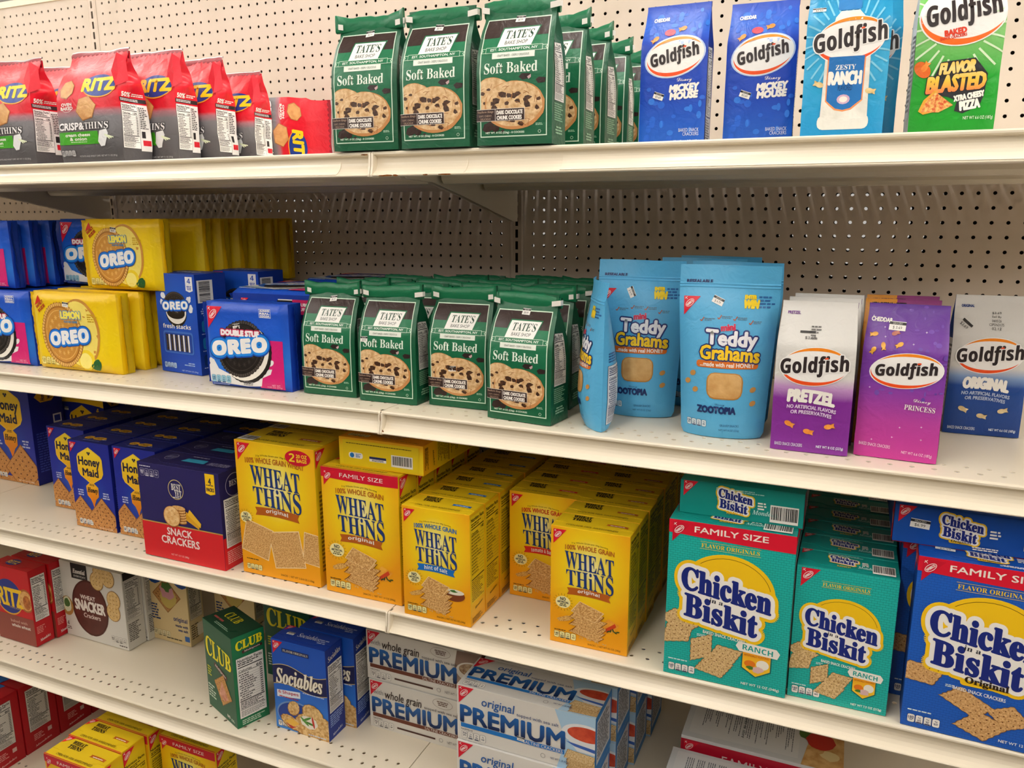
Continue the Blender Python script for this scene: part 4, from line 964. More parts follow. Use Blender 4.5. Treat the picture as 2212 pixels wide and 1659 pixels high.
def ritz_box(name, W, D, H, cut=False):
    a = Art(W, H, seed=2); a.rect('brown_panel', 0, 0, W, H*.36, '#8a3f33', 1); a.ell('logo', W*.42, H*.60, W*.36, W*.35, '#e0a52a', 2); a.ell('logo', W*.42, H*.61, W*.35, W*.335, '#1c2f86', 3); a.t('logo', 'RITZ', W*.44, H*.60, W*.66, H*.24, '#f2c71c', 'sans', 4, bold=1)
    a.t('logo', 'CRACKERS', W*.55, H*.475, W*.34, H*.025, '#d9b040', 'n', 4, arch=-2); a.ell('food_picture', W*.86, H*.60, W*.19, W*.22, '#a8652a', 3, n=44, wav=.05); a.ell('food_picture', W*.87, H*.6, W*.17, W*.19, MN('#cf8f48', '#e6b670', 150), 4); a.ell('food_picture', W*.89, H*.58, W*.10, W*.14, MN('#9a4a16', '#c87a34', 120), 5)
    a.t('lettering', 'baked with', W*.6, H*.285, W*.44, H*.04, '#d8b4a6', 'n', 3); a.t('lettering', 'whole wheat', W*.64, H*.225, W*.5, H*.042, WH, 'sans', 3)
    r = Art(D, H, seed=5); r.facts(D*.1, H*.33, D*.76, H*.58, '70'); r.rect('qr_panel', D*.55, H*.2, D*.02, H*.02, '#d8a8a4', 2); r.words('lettering', D*.1, H*.16, D*.45, H*.1, 5, '#e08a84', 2); r.t('lettering', 'Mondelez', D*.5, H*.075, D*.6, H*.04, WH, 'serifi', 3, rot=8)
    t = Art(W, D, seed=6); t.ell('logo', W*.4, D*.5, W*.16, D*.3, '#1c2f86', 3); t.t('logo', 'RITZ', W*.4, D*.5, W*.26, D*.3, '#f2c71c', 'sans', 4)
    return carton(name, W, D, H, ('#c8151f', '#b8121e', '#b51420'), a, r, t)
def snacker(name, W, D, H):
    a = Art(W, H, seed=2); a.rect('brand_panel', W*.19, H*.80, W*.26, H*.2, '#1e1c1c', 2); a.t('brand_panel', 'Essential', W*.32, H*.90, W*.2, H*.06, WH, 'serifi', 3, bold=.2); a.t('brand_panel', 'EVERYDAY.', W*.33, H*.835, W*.2, H*.025, WH, 'n', 3)
    a.ell('flavor_seal', W*.44, H*.44, W*.29, H*.37, '#4a1a12', 2, n=60, jit=.006); a.ell('flavor_seal', W*.44, H*.44, W*.27, H*.345, MN('#52201a', '#62281f', 30), 3)
    a.t('flavor_seal', 'WHEAT', W*.42, H*.575, W*.24, H*.055, '#f0e4dc', 'n', 5, bold=.5); a.t('flavor_seal', 'SNACKER', W*.44, H*.46, W*.48, H*.135, '#f5efe8', 'n', 5, bold=1.6); a.t('flavor_seal', 'Crackers', W*.46, H*.335, W*.27, H*.06, '#f0e4dc', 'n', 5, bold=.2)
    for x, y in ((.60, .83), (.78, .90), (.84, .63), (.82, .47), (.66, .95)):
        a.ell('food_picture', W*x, H*y, W*.105, H*.12, '#a8793a', 4, n=40, wav=.02); a.ell('food_picture', W*x, H*y, W*.098, H*.112, MN('#d8b06a', '#e8c98c', 150), 5)
        for i in range(3):
            for j in range(3): a.ell('food_picture', W*(x-.05+.05*i), H*(y-.05+.05*j), W*.007, W*.007, '#9c6f34', 6, n=7)
    a.ell('food_picture', W*.06, H*.40, W*.10, H*.13, '#b98a4a', 3); a.ell('food_picture', W*.06, H*.42, W*.07, H*.10, '#dfe0c0', 4, n=14, jit=.1); a.ell('food_picture', W*.06, H*.44, W*.05, H*.05, '#4a6a2a', 5, n=9, jit=.3)
    a.t('lettering', '4', W*.04, H*.165, W*.03, H*.055, '#3a2018', 'sans', 3); a.words('lettering', W*.02, H*.08, W*.08, H*.045, 2, '#5a4038', 3); a.tabs(W*.74, H*.075, H*.075, '80', ink='#3a3432', bg='#dedbd5'); a.words('lettering', W*.86, H*.03, W*.12, H*.025, 1, '#4a4440', 3)
    r = Art(D, H, seed=4); r.rect('brand_panel', D*.05, H*.9, D*.85, H*.1, '#1e1c1c', 2); r.facts(D*.08, H*.38, D*.8, H*.5, '70', bg='#d5d3cd'); r.words('lettering', D*.1, H*.1, D*.7, H*.24, 10, '#6a6662', 3)
    return carton(name, W, D, H, ('#dad8d2', '#cfcdc6', '#d2d0ca'), a, r)
def tan_box(name, W, D, H):
    a = Art(W, H, seed=3); n = 10; a.poly('blue_panel', [(0, H), (0, H*.8)]+[(W*i/n, H*(.8-.05*math.sin(i*.9))) for i in range(1, n+1)]+[(W, H)], '#14479c', 2)
    a.ell('corner_mark', W*.09, H*.86, W*.08, W*.09, '#e4d8b8', 3); a.cracker(W*.47, H*.62, W*.52, W*.52, 45, ('#cf9a5a', '#a06a30'), 6, 3, edge='#8a5626'); a.ell('food_picture', W*.52, H*.60, W*.2, H*.14, '#c9b25e', 8, n=14, jit=.1); a.ell('food_picture', W*.50, H*.68, W*.19, H*.10, '#c98f98', 9, n=14, jit=.15); a.ell('food_picture', W*.49, H*.74, W*.12, H*.06, '#4b7030', 10, n=11, jit=.3)
    a.t('lettering', 'original', W*.78, H*.325, W*.36, H*.075, '#2a3d78', 'sans', 3); a.t('lettering', 'made with', W*.80, H*.25, W*.32, H*.035, '#2a3d78', 'n', 3, bold=.2); a.t('lettering', 'sea salt', W*.83, H*.195, W*.25, H*.035, '#2a3d78', 'n', 3, bold=.2); a.words('lettering', W*.04, H*.27, W*.22, H*.22, 6, '#3c4a78', 3)
    a.tabs(W*.05, H*.06, H*.08, '120', ink='#6a5c3a', bg='#e4d8b0'); a.rect('seal_mark', W*.86, H*.06, W*.12, H*.07, '#3a6ab0', 3); a.words('lettering', W*.38, H*.04, W*.42, H*.03, 1, '#5a5038', 3)
    r = Art(D, H, seed=4); r.facts(D*.1, H*.34, D*.8, H*.6, '120', bg='#c9c2ae'); r.words('lettering', D*.1, H*.08, D*.5, H*.2, 7, '#5a5038', 3); r.rect('barcode_label', D*.5, H*.1, D*.4, H*.16, '#d8d2c0', 3)
    return carton(name, W, D, H, ('#dcc592', '#cdb98a', '#cfbb8c'), a, r)
def club(name, W, D, H):
    y = '#f0e01a'; a = Art(W, H, seed=3); a.t('logo', 'CLUB', W*.5, H*.71, W*.86, H*.2, y, 'serif', 3, grow=-.22, bold=.8, slope=-6); a.rect('flavor_banner', W*.32, H*.50, W*.44, H*.05, '#5a1c20', 2, rot=-14); a.t('flavor_banner', 'Multigrain', W*.54, H*.525, W*.38, H*.035, WH, 'serifi', 3, rot=-14)
    a.words('lettering', W*.06, H*.37, W*.18, H*.12, 4, '#c9c41c', 3); a.cracker(W*.58, H*.32, W*.44, H*.28, 35, ('#d9a55c', '#b5762e'), 4, 2, saw=.03, edge='#8a5626'); a.poly('food_picture', [(W*.56, H*.42), (W*.44, H*.25), (W*.60, H*.2), (W*.76, H*.26)], MN('#c77a5e', '#e8b49c', 90), 6)
    a.words('lettering', W*.04, H*.12, W*.3, H*.16, 5, '#cfe0d0', 3); a.t('lettering', 'NO', W*.72, H*.065, W*.1, H*.03, WH, 'n', 3, bold=.3); a.words('lettering', W*.8, H*.04, W*.18, H*.03, 2, '#cfe0d0', 3)
    r = Art(D, H, seed=5); r.t('logo', 'CLUB', D*.52, H*.90, D*.8, H*.095, y, 'serif', 3, bold=.6, slope=3); r.rect('flavor_banner', D*.3, H*.805, D*.62, H*.03, '#4a1a1c', 2, rot=3); r.t('flavor_banner', 'Multigrain', D*.6, H*.82, D*.5, H*.022, WH, 'serifi', 3, rot=3); r.facts(D*.1, H*.10, D*.82, H*.66, '60'); r.words('lettering', D*.15, H*.02, D*.7, H*.06, 3, '#b9d4bc', 3)
    t = Art(W, D, seed=6); t.t('logo', 'CLUB', W*.42, D*.62, W*.42, D*.3, '#d8cc20', 'serif', 3); t.words('lettering', W*.1, D*.25, W*.3, D*.12, 1, '#a84a48', 3); t.words('lettering', W*.3, D*.1, W*.5, D*.1, 2, '#8fae94', 3)
    return carton(name, W, D, H, ('#11563a', '#127046', '#0d3c28'), a, r, t)
def sociable(name, W, D, H):
    a = Art(W, H, seed=4); gold = '#c9b27a'; a.badge(W*.03, H*.985, W*.19); a.rect('lettering', W*.2, H*.875, W*.5, H*.045, '#0c2260', 2); a.t('lettering', 'FLAVOR ORIGINALS', W*.45, H*.897, W*.46, H*.026, '#d8cdb0', 'serif', 3)
    n = 16; tp = [(W*i/n, H*(.70+.035*math.sin(6.28*i/n))) for i in range(n+1)]; bt = [(W*i/n, H*(.505+.025*math.sin(6.28*i/n))) for i in range(n+1)]
    a.poly('logo', [(x, y+1.6) for x, y in tp]+[(x, y-1.6) for x, y in bt[::-1]], gold, 2); a.poly('logo', tp+bt[::-1], '#151c50', 3)
    a.t('logo', 'Sociables', W*.49, H*.605, W*.86, H*.17, '#f0eadc', 'serifi', 5, bold=.5, out=(('#8a7a50', 1.3),))
    a.words('lettering', W*.55, H*.465, W*.42, H*.02, 1, '#a9c0e8', 3); a.poly('flavor_banner', [(W*.06, H*.36), (W*.06, H*.44), (W*.5, H*.47), (W*.5, H*.40)], '#dfe6f2', 3); a.t('flavor_banner', '6 Shapes', W*.28, H*.425, W*.38, H*.045, '#b01c3c', 'sans', 4, rot=4); a.words('flavor_banner', W*.1, H*.365, W*.36, H*.02, 1, '#b01c3c', 4)
    a.ell('food_picture', W*.42, H*.19, W*.38, H*.16, '#6f93c8', 3); a.ell('food_picture', W*.42, H*.185, W*.36, H*.148, '#1b3f94', 4)
    tone = MN('#b98640', '#e6c68a', 200)
    for x, y, r1, r2, r in ((.36, .27, .13, .07, 60), (.72, .26, .2, .10, -20), (.60, .14, .22, .11, 10), (.30, .10, .2, .07, -20), (.88, .16, .16, .09, 30), (.70, .04, .3, .06, 0), (.93, .06, .13, .09, 0)):
        a.ell('food_picture', W*x, H*y, W*r1, H*r2, '#8f6026', 5, rot=r, n=26, wav=.06); a.ell('food_picture', W*x, H*(y+.004), W*r1*.93, H*r2*.92, tone, 6, rot=r, n=26, wav=.06)
    a.ell('food_picture', W*.64, H*.16, W*.16, H*.07, '#eae6dc', 8, n=20, jit=.08)
    for x, y, r, c in ((.6, .19, 30, '#4c8a34'), (.65, .15, -10, '#3f7a2c'), (.72, .17, 100, '#c03024'), (.56, .16, -40, '#56943c')): a.ell('food_picture', W*x, H*y, W*.1, H*.013, c, 9, rot=r, n=12)
    a.poly('food_picture', [(W*.18, H*.10), (W*.32, H*.15), (W*.46, H*.11), (W*.34, H*.06)], '#e8b84a', 8); a.poly('food_picture', [(W*.2, H*.08), (W*.34, H*.06), (W*.42, H*.075), (W*.3, H*.03)], '#b8342a', 7)
    a.tabs(W*.05, H*.03, H*.06, '70', ink='#12244f'); a.words('lettering', W*.62, H*.015, W*.35, H*.02, 1, '#c8d6f0', 10)
    r = Art(D, H, seed=5); r.t('logo', 'Sociables', D*.5, H*.90, D*.75, H*.06, '#e8e2d4', 'serifi', 3, rot=10); r.facts(D*.1, H*.3, D*.82, H*.52, '70'); r.words('lettering', D*.1, H*.14, D*.8, H*.14, 6, '#8fa8e0', 2); r.t('lettering', 'Mondelez', D*.5, H*.055, D*.6, H*.03, '#e0e4f0', 'serifi', 3, rot=8)
    t = Art(W, D, seed=6); t.t('logo', 'Sociables', W*.55, D*.55, W*.4, D*.25, '#c9cede', 'serifi', 3); t.badge(W*.04, D*.98, W*.13); t.sticker(W*.22, D*.5, '$4.99', 17, 9); t.words('lettering', W*.75, D*.3, W*.18, D*.3, 3, '#a9b4d8', 3)
    return carton(name, W, D, H, (MG([(0, '#3f86dc'), (.35, '#2a6fd0'), (.62, '#1b55bc'), (1, '#1750b8')], 'LINEAR'), '#10308c', '#143a9c'), a, r, t)
def premium(name, W, D, H, whole=False):
    nav = MG([(.35, '#0d2250'), (.62, '#1d5fa8'), (1, '#1d5fa8')], 'LINEAR'); bar = '#6a3524' if whole else '#1c74c4'
    def face(H, top=False, seed=2):
        a = Art(W, H, seed=seed); x1 = .80 if not whole else 1.0
        if whole: a.poly('food_picture', [(W*.8, H), (W*.76, H*.4), (W*.86, 0), (W, 0), (W, H)], MG([(0, '#b9a596'), (.6, '#9a8070'), (1, '#7c6456')], 'LINEAR'), 2); a.ell('food_picture', W*.93, H*.62, W*.14, H*.2, '#d9d4cb', 3); a.ell('food_picture', W*.93, H*.66, W*.115, H*.13, MN('#7c5a3c', '#b8a080', 200), 4)
        else:
            a.poly('food_picture', [(W*.72, H), (W*.80, H*.5), (W*.74, 0), (W, 0), (W, H)], '#a9cbe6', 1)
            a.ell('food_picture', W*.93, H*.66, W*.16, H*.19, '#e4e6ea', 3); a.poly('food_picture', [(W*.77, H*.66), (W, H*.55), (W, H*.36), (W*.88, H*.36)], '#dfe2e6', 3); a.ell('food_picture', W*.94, H*.68, W*.13, H*.125, MN('#b8361e', '#cf5030', 90), 5); a.poly('food_picture', [(W*.80, H*.5), (W*.86, H*.44), (W, H*.40), (W, H*.46)], '#3a62b4', 4)
            for i in range(4): a.cracker(W*.91, H*(.06+.045*i), W*.20, H*.06, 3-(i*5 % 7), ('#d8bb8a', '#b08a54'), 0, 6+i, edge='#8a6030', sk=.5)
            a.cracker(W*.90, H*.27, W*.20, H*.17, -4, ('#e2cca0', '#c0995e'), 4, 11, edge='#a07840', saw=.03, sk=.3)
        w = .76
        a.t('logo', 'PREMIUM', W*(.03+w/2), H*.49, W*w, H*.30, nav, 'n', 6, bold=1.7, out=(('#f2f0ec', 1.4),))
        if whole: a.t('lettering', 'with', W*.085, H*.77, W*.09, H*.10, '#8a8a8c', 'n', 6); a.t('lettering', 'whole grain', W*.31, H*.735, W*.33, H*.22, '#2c1a16', 'n', 8, shear=.12, bold=.15); a.t('lettering', 'topped with sea salt', W*.65, H*.70, W*.30, H*.07, '#3c3c44', 'n', 8); a.ring('flavor_mark', W*.66, H*.87, W*.085, H*.10, .5, '#6a5044', 4); a.words('flavor_mark', W*.60, H*.82, W*.12, H*.10, 3, '#6a5044', 4, just='c')
        else: a.t('lettering', 'original', W*.31, H*.77, W*.24, H*.20, '#1c58a4', 'n', 8, shear=.12, bold=.15); a.t('lettering', 'topped with sea salt', W*.60, H*.72, W*.30, H*.075, '#1c3f78', 'n', 8)
        a.rect('flavor_banner', W*.03, H*.245, W*w, H*.075, bar, 5); a.t('flavor_banner', 'SALTINE CRACKERS', W*.64, H*.283, W*.28, H*.055, '#e8e0d8', 'n', 7)
        a.tabs(W*.035, H*.045, H*.13, '70', ink='#4a4648' if whole else '#34405c', bg='#e9e6e0'); a.words('lettering', W*.03, H*.195, W*.09, H*.022, 1, '#5a5658', 4)
        if whole: a.rect('lettering', W*.25, H*.10, W*.34, H*.035, '#4a2a22', 4)
        a.ring('lettering', W*.64, H*.12, W*.017, W*.017, .6, '#6a6668', 4, n=16); a.t('lettering', 'NET WT 1 LB (453g)' if not whole else 'NET WT 1 LB', W*.76, H*.12, W*.13, H*.05, '#5a5658' if whole else '#1c3f78', 'n', 13)
        a.badge(W*.015, H*.985, W*.115)
        return a
    f = face(H)
    if not whole: f.sticker(W*.48, H*.31, '$4.79', 13, 8, rot=-4)
    r = Art(D, H, seed=5); r.rect('blue_edge', 0, 0, D, H, '#2a78bc' if not whole else '#8a5a44', 1); r.rect('nutrition_label', D*.08, H*.14, D*.84, H*.76, '#c9cbd0', 2); r.words('nutrition_label', D*.12, H*.2, D*.76, H*.66, 12, '#3a3a44', 3)
    return carton(name, W, D, H, ('#dedbd5', '#d2d0cb', '#d2d1ce'), f, r, face(D, True, 3), flap=False)
def red_box(name, W, D, H):
    r = Art(D, H, seed=5); r.facts(D*.16, H*.3, D*.62, H*.62, '80', bg='#cfccc6'); r.words('lettering', D*.25, H*.14, D*.35, H*.1, 4, '#d8908c', 2); r.t('lettering', 'Mondelez', D*.5, H*.07, D*.5, H*.03, '#e8c8c4', 'serifi', 3, rot=6); r.rect('panel_mark', D*.66, H*.17, D*.12, H*.06, '#cfb0ac', 2)
    a = Art(W, H, seed=2); a.ell('logo', W*.5, H*.55, W*.4, H*.2, '#1c2f86', 2); a.t('logo', 'RITZ', W*.5, H*.55, W*.7, H*.22, '#f2c71c', 'sans', 3)
    t = Art(W, D, seed=3); t.poly('blue_panel', [(W*.1, 0), (W*.6, 0), (W*.75, D), (W*.25, D)], '#1a66b0', 2)
    return carton(name, W, D, H, ('#b8121e', '#a80f1c', '#a80f1c'), a, r, t)
def white_box(name, W, D, H):
    """family carton lying on its back: the text panel faces up"""
    b = Art(W, H, seed=2); b.rect('text_panel', W*.27, H*.05, W*.69, H*.88, '#d3d6da', 1)
    for i in range(9): b.words('text_panel', W*(.33+.067*i)-H*.38, H*.49-W*.026, H*.76, W*.052, 4, '#59616e', 3, fill=.4, rot=90)
    b.t('text_panel', 'Possibility packs in store', W*.62, H*.5, H*.66, W*.03, '#3a4452', 'serifi', 4, rot=90)
    b.poly('food_picture', [(W*.25, H), (W*.22, H*.7), (W*.10, H*.3), (0, H*.2), (0, H)], MN('#b98a4c', '#d9b478', 60), 2); b.ell('food_picture', W*.14, H*.6, W*.09, H*.13, '#b82c20', 4, n=20, jit=.06); b.ell('food_picture', W*.22, H*.52, W*.06, H*.10, '#4a6a2c', 3, n=16, jit=.1); b.ell('food_picture', W*.08, H*.8, W*.06, H*.07, '#e0cf9a', 4, n=12, jit=.2)
    t = Art(W, D, seed=3); t.rect('size_banner', 0, 0, W, D*.9, '#b81430', 2); t.t('size_banner', 'FAMILY SIZE!', W*.52, D*.45, W*.5, D*.34, '#e8d8d4', 'n', 4); t.badge(W*.02, D*.85, W*.1)
    return carton(name, W, D, H, ('#c9ced4', '#c4cad2', '#d6d8da'), None, None, t, back=b, flap=False)
# ------------------------------------------------------------------ bags and wrapped packs
def tates(name, W, D, H, seed, price=None, ppos=None):
    a = Art(W, H, True, seed=3); G, G2, BR, MT = '#12573a', '#0f6a45', '#2e1d1b', '#cfe6d2'
    y0, y1 = H*.055, H*.875
    a.rect('printed_panel', W*.055, y0, W*.89, y1-y0, MT, 1); a.rect('printed_panel', W*.068, y0+1.5, W*.864, y1-y0-3, MG([(0, '#115a3b'), (.5, '#116543'), (1, '#127a50')], film=True), 2)
    a.rect('printed_panel', W*.068, H*.735, W*.864, y1-1.5-H*.735, BR, 3)
    a.poly('logo', [(W*.25, H*.665), (W*.73, H*.665), (W*.83, H*.805), (W*.32, H*.805)], '#0f6a45', 4); a.poly('logo', [(W*.27, H*.668), (W*.72, H*.668), (W*.808, H*.796), (W*.335, H*.796)], '#f1f0ec', 5)
    a.t('logo', "TATE'S", W*.555, H*.752, W*.37, H*.062, '#123e2c', 'serif', 6, shear=.25); a.t('logo', 'BAKE SHOP', W*.52, H*.695, W*.30, H*.026, '#22302a', 'n', 6, shear=.2)
    for sx in (-1, 1): a.poly('logo', [(W*.5+sx*W*.36, H*.662), (W*.5+sx*W*.445, H*.662), (W*.5+sx*W*.42, H*.645), (W*.5+sx*W*.445, H*.628), (W*.5+sx*W*.36, H*.628)], MT, 4); a.poly('logo', [(W*.5+sx*W*.365, H*.659), (W*.5+sx*W*.43, H*.659), (W*.5+sx*W*.41, H*.645), (W*.5+sx*W*.43, H*.631), (W*.5+sx*W*.365, H*.631)], G2, 5)
    a.rect('logo', W*.125, H*.626, W*.75, H*.042, MT, 6); a.rect('logo', W*.13, H*.629, W*.74, H*.036, G2, 7); a.t('logo', 'EST. SOUTHAMPTON, NY', W*.5, H*.647, W*.62, H*.02, '#e8f0e8', 'n', 8, bold=.1)
    a.rect('logo', W*.22, H*.585, W*.56, H*.04, '#e9efe6', 5); a.t('logo', 'CRAFT BAKED - DEEPLY DELICIOUS', W*.5, H*.605, W*.42, H*.015, '#2a4a38', 'n', 6)
    a.t('lettering', 'Soft Baked', W*.47, H*.522, W*.70, H*.074, '#e4efe4', 'serif', 4)
    clip = lambda x: max(W*.07, x)
    b = Art(W, H, True, seed=5)
    b.cookie(W*.22, H*.34, W*.28, H*.125, 3, 7, chunks=12); b.cookie(W*.52, H*.27, W*.40, H*.165, 6, 11, chunks=20)
    for part, pts, fc, m, l in b.items: pts[:, 0] = np.clip(pts[:, 0], W*.07, W*.93); a.items.append((part, pts, fc, m, l))
    for x, y in ((.68, .455), (.87, .425)): a.poly('food_picture', [(W*(x-.10), H*(y)), (W*(x-.06), H*(y+.022)), (W*(x+.05), H*(y+.018)), (W*(x+.06), H*(y-.012)), (W*(x-.05), H*(y-.022))], '#2c1c1c', 4) if x < .8 else a.poly('food_picture', [(W*.80, H*.43), (W*.84, H*.447), (W*.925, H*.44), (W*.92, H*.41), (W*.83, H*.405)], '#2c1c1c', 4)
    a.poly('food_picture', [(W*.69, H*.452), (W*.74, H*.468), (W*.74, H*.448), (W*.71, H*.436)], '#c9a9ad', 5)
    for x, y, z in ((.17, .125, .09), (.27, .115, .06), (.36, .095, .025)): a.ell('food_picture', W*x, H*y, W*z, H*z*.4, '#33221f', 4, n=6, jit=.12, rot=20)
    a.rect('flavor_banner', W*.0, H*.165, W*.66, H*.083, '#e4dcd4', 10); a.rect('flavor_banner', W*.0, H*.168, W*.655, H*.077, '#33211f', 11); a.rect('flavor_banner', W*.265, H*.168, W*.006, H*.077, '#e4dcd4', 12)
    a.t('flavor_banner', 'DARK CHOCOLATE', W*.46, H*.222, W*.345, H*.026, '#f3eee8', 'n', 12, bold=.35); a.t('flavor_banner', 'CHUNK COOKIES', W*.455, H*.186, W*.33, H*.026, '#f3eee8', 'n', 12, bold=.35)
    a.t('flavor_banner', 'Southern Kings', W*.13, H*.228, W*.23, H*.02, '#b59a86', 'serifi', 12); a.t('flavor_banner', 'SOFT, CHEWY,', W*.135, H*.20, W*.18, H*.014, '#b59a86', 'n', 12); a.t('flavor_banner', 'DELICIOUS', W*.135, H*.18, W*.14, H*.014, '#b59a86', 'n', 12)
    a.t('lettering', 'NET WT. 8 OZ (226g) - 8 COOKIES', W*.39, H*.083, W*.52, H*.017, '#d9ead9', 'n', 5, bold=.12); a.words('lettering', W*.80, H*.125, W*.1, H*.018, 2, '#a9cdb2', 5); a.ring('lettering', W*.85, H*.085, W*.02, W*.02, .6, '#c4dcc6', 5, n=14)
    if price: a.sticker(W*ppos[0], H*ppos[1], price, 14.5, 9, rot=ppos[2] if len(ppos) > 2 else 0)
    r = Art(D, H, True, seed=6); r.facts(D*.17, H*.30, D*.66, H*.40, '140', bg='#dcdad4'); r.words('lettering', D*.16, H*.16, D*.66, H*.125, 8, '#7fae8c', 3); r.words('lettering', D*.2, H*.07, D*.58, H*.06, 3, '#8fb99a', 3, just='c')
    prof = [(0, D/2, W/2, 0, 0), (H*.5, D/2, W/2, 2, 0), (H*.62, D*.46, W/2, 6, 0), (H*.78, D*.27, W/2*.97, D*.17, 0), (H*.87, D*.10, W/2*.935, 3, .5), (H*.92, 3.0, W/2*.94, 2, 1), (H, 1.6, W/2*.96, 0, 1)]
    def extra(P, fr, bk, at):
        g = P.setdefault('top_fold', Geo()); n = 16; V, F = [], []; cs = [(0, .0), (-3.2, .5), (-4.2, 3), (-4.3, 12), (-3.8, H*.105), (-1.0, H*.112), (2.6, H*.108), (3.2, 2)]
        dip = vnoise(seed+3); tilt = (seed*37 % 9-4)*1.1
        for i in range(n+1):
            x = (i/n*2-1)*W/2*(1.0+.03*(seed % 3)); wing = 5.0*max(0, abs(i/n*2-1)-.6)/.4*((seed % 4)-1.2)
            for y, z in cs: V.append((x*.001, (y+.6+dip(i*.011, .2)*2.2-wing*.6)*.001, (H*.895+z+dip(i*.02, .5)*2.6*(z > 5)+tilt*(i/n-.5)*(z > 5)+wing*.5*(z > 5))*.001))
        k = len(cs)
        for i in range(n):
            for j in range(k): F.append((i*k+j, i*k+k+j, i*k+k+(j+1) % k, i*k+(j+1) % k))
        F += [tuple(range(k))[::-1], tuple(range(n*k, n*k+k))]
        g.add(V, F, M('#0f6a45', film=True), None, True)
        for sx in (-1, 1):
            t = P.setdefault('closure_tab', Geo()); x0, x1 = sx*W/2*.80, sx*(W/2*.985+2.5); V = []
            for x, dy in ((x0, -7.8), (x1+2, -7.6), (x1+2+sx*.6, -1)):
                for z in (H*.915, H*.955): V.append((x*.001, (dy)*.001, (z+ (2.0 if x != x0 else 0))*.001))
            V2 = V+[(a_, b_+.0006, c_) for a_, b_, c_ in V]
            t.add(V2, [(0, 2, 3, 1), (2, 4, 5, 3), (6, 7, 9, 8), (8, 9, 11, 10), (0, 1, 7, 6), (1, 3, 9, 7), (3, 5, 11, 9), (0, 6, 8, 2), (2, 8, 10, 4)], M('#e6e3dc'), None, False)
    return bag(name, W, D, H, prof, (M(G, film=True), M('#0f5236', film=True)), a, r, amp=1.1, samp=1.6, seed=seed, bulge=2.5, extra=extra)
def ritz_bag(name, W, D, H, seed):
    a = Art(W, H, True, seed=4); GY = '#5d5b5d'
    g = MG([(0, '#4f4d50'), (.22, '#59575a'), (.40, '#77757a'), (.455, '#a8707a'), (.49, '#d8172c'), (.78, '#d4152a'), (1, '#c01228')], film=True)
    a.ell('food_picture', W*.20, H*.66, W*.135, H*.085, '#a86f3a', 3, n=7, rot=20); a.ell('food_picture', W*.20, H*.662, W*.125, H*.078, MN('#c98f52', '#dba868', 70, True), 4, n=7, rot=20)
    a.ell('food_picture', W*.52, H*.48, W*.17, H*.115, '#a86f3a', 3, n=6, rot=10); a.ell('food_picture', W*.52, H*.483, W*.16, H*.107, MN('#c98f52', '#dba868', 70, True), 4, n=6, rot=10)
    a.ell('logo', W*.72, H*.675, W*.26, H*.105, '#e39a2a', 4); a.ell('logo', W*.72, H*.682, W*.255, H*.10, '#17398c', 5); a.t('logo', 'RITZ', W*.72, H*.69, W*.50, H*.105, '#f6cf1f', 'n', 7, bold=2.0, shear=.18)
    a.t('lettering', 'OVEN', W*.20, H*.525, W*.18, H*.026, WH, 'n', 4, bold=.4); a.t('lettering', 'BAKED', W*.20, H*.49, W*.21, H*.028, WH, 'n', 4, bold=.4); a.ring('lettering', W*.20, H*.49, W*.09, H*.035, .7, WH, 4, a0=200, a1=340, n=14)
    a.t('lettering', 'CRISP&', W*.25, H*.325, W*.42, H*.062, '#f1eef0', 'n', 6, bold=.8, shear=.12, out=(('#3b393c', 1.5),)); a.t('lettering', 'THINS', W*.65, H*.325, W*.36, H*.062, '#f1eef0', 'serif', 6, shear=.12, out=(('#3b393c', 1.3),))
    a.poly('flavor_banner', [(W*.03, H*.16), (W*.68, H*.16), (W*.67, H*.275), (W*.03, H*.275)], '#3fa01c', 4); a.t('flavor_banner', 'cream cheese', W*.34, H*.247, W*.40, H*.028, WH, 'n', 5, bold=.3); a.t('flavor_banner', '& onion', W*.34, H*.21, W*.26, H*.028, WH, 'n', 5, bold=.3); a.words('flavor_banner', W*.22, H*.175, W*.26, H*.014, 1, '#bfe0b0', 5)
    a.poly('food_picture', [(W*.66, H*.18), (W*.70, H*.135), (W*.76, H*.14), (W*.82, H*.25), (W*.80, H*.29), (W*.70, H*.275)], '#e2e4e6', 5)
    for q in (0, 1, 2): a.line('food_picture', [(W*.77, H*.24), (W*(.84+.03*q), H*(.20-.02*q)+q*5)], 2, '#dfe8c8', 6)
    a.tabs(W*.03, H*.055, H*.055, '130', ink='#2d2c30', bg='#b9b8ba'); a.t('lettering', 'POTATO AND WHEAT CHIPS  NET WT 7.1 OZ (201g)', W*.62, H*.05, W*.60, H*.02, '#c9c7c9', 'n', 4)
    r = Art(D, H, True, seed=6); r.t('lettering', '50%', D*.28, H*.60, D*.34, H*.038, WH, 'n', 4, bold=.5); r.words('lettering', D*.5, H*.585, D*.45, H*.03, 2, WH, 4)
    r.rect('lettering', D*.02, H*.535, D*.96, H*.035, '#241f22', 3); r.words('lettering', D*.05, H*.54, D*.9, H*.025, 2, '#d8d6d6', 4)
    r.facts(D*.04, H*.12, D*.58, H*.40, '130', bg='#efedea'); r.rect('nutrition_label', D*.63, H*.10, D*.35, H*.42, '#e6e4e2', 3); r.words('nutrition_label', D*.65, H*.30, D*.3, H*.2, 12, '#3a3638', 4); r.rect('nutrition_label', D*.68, H*.22, D*.12, H*.06, '#2a2628', 4); r.rect('nutrition_label', D*.70, H*.15, D*.26, H*.05, '#cf1f30', 4)
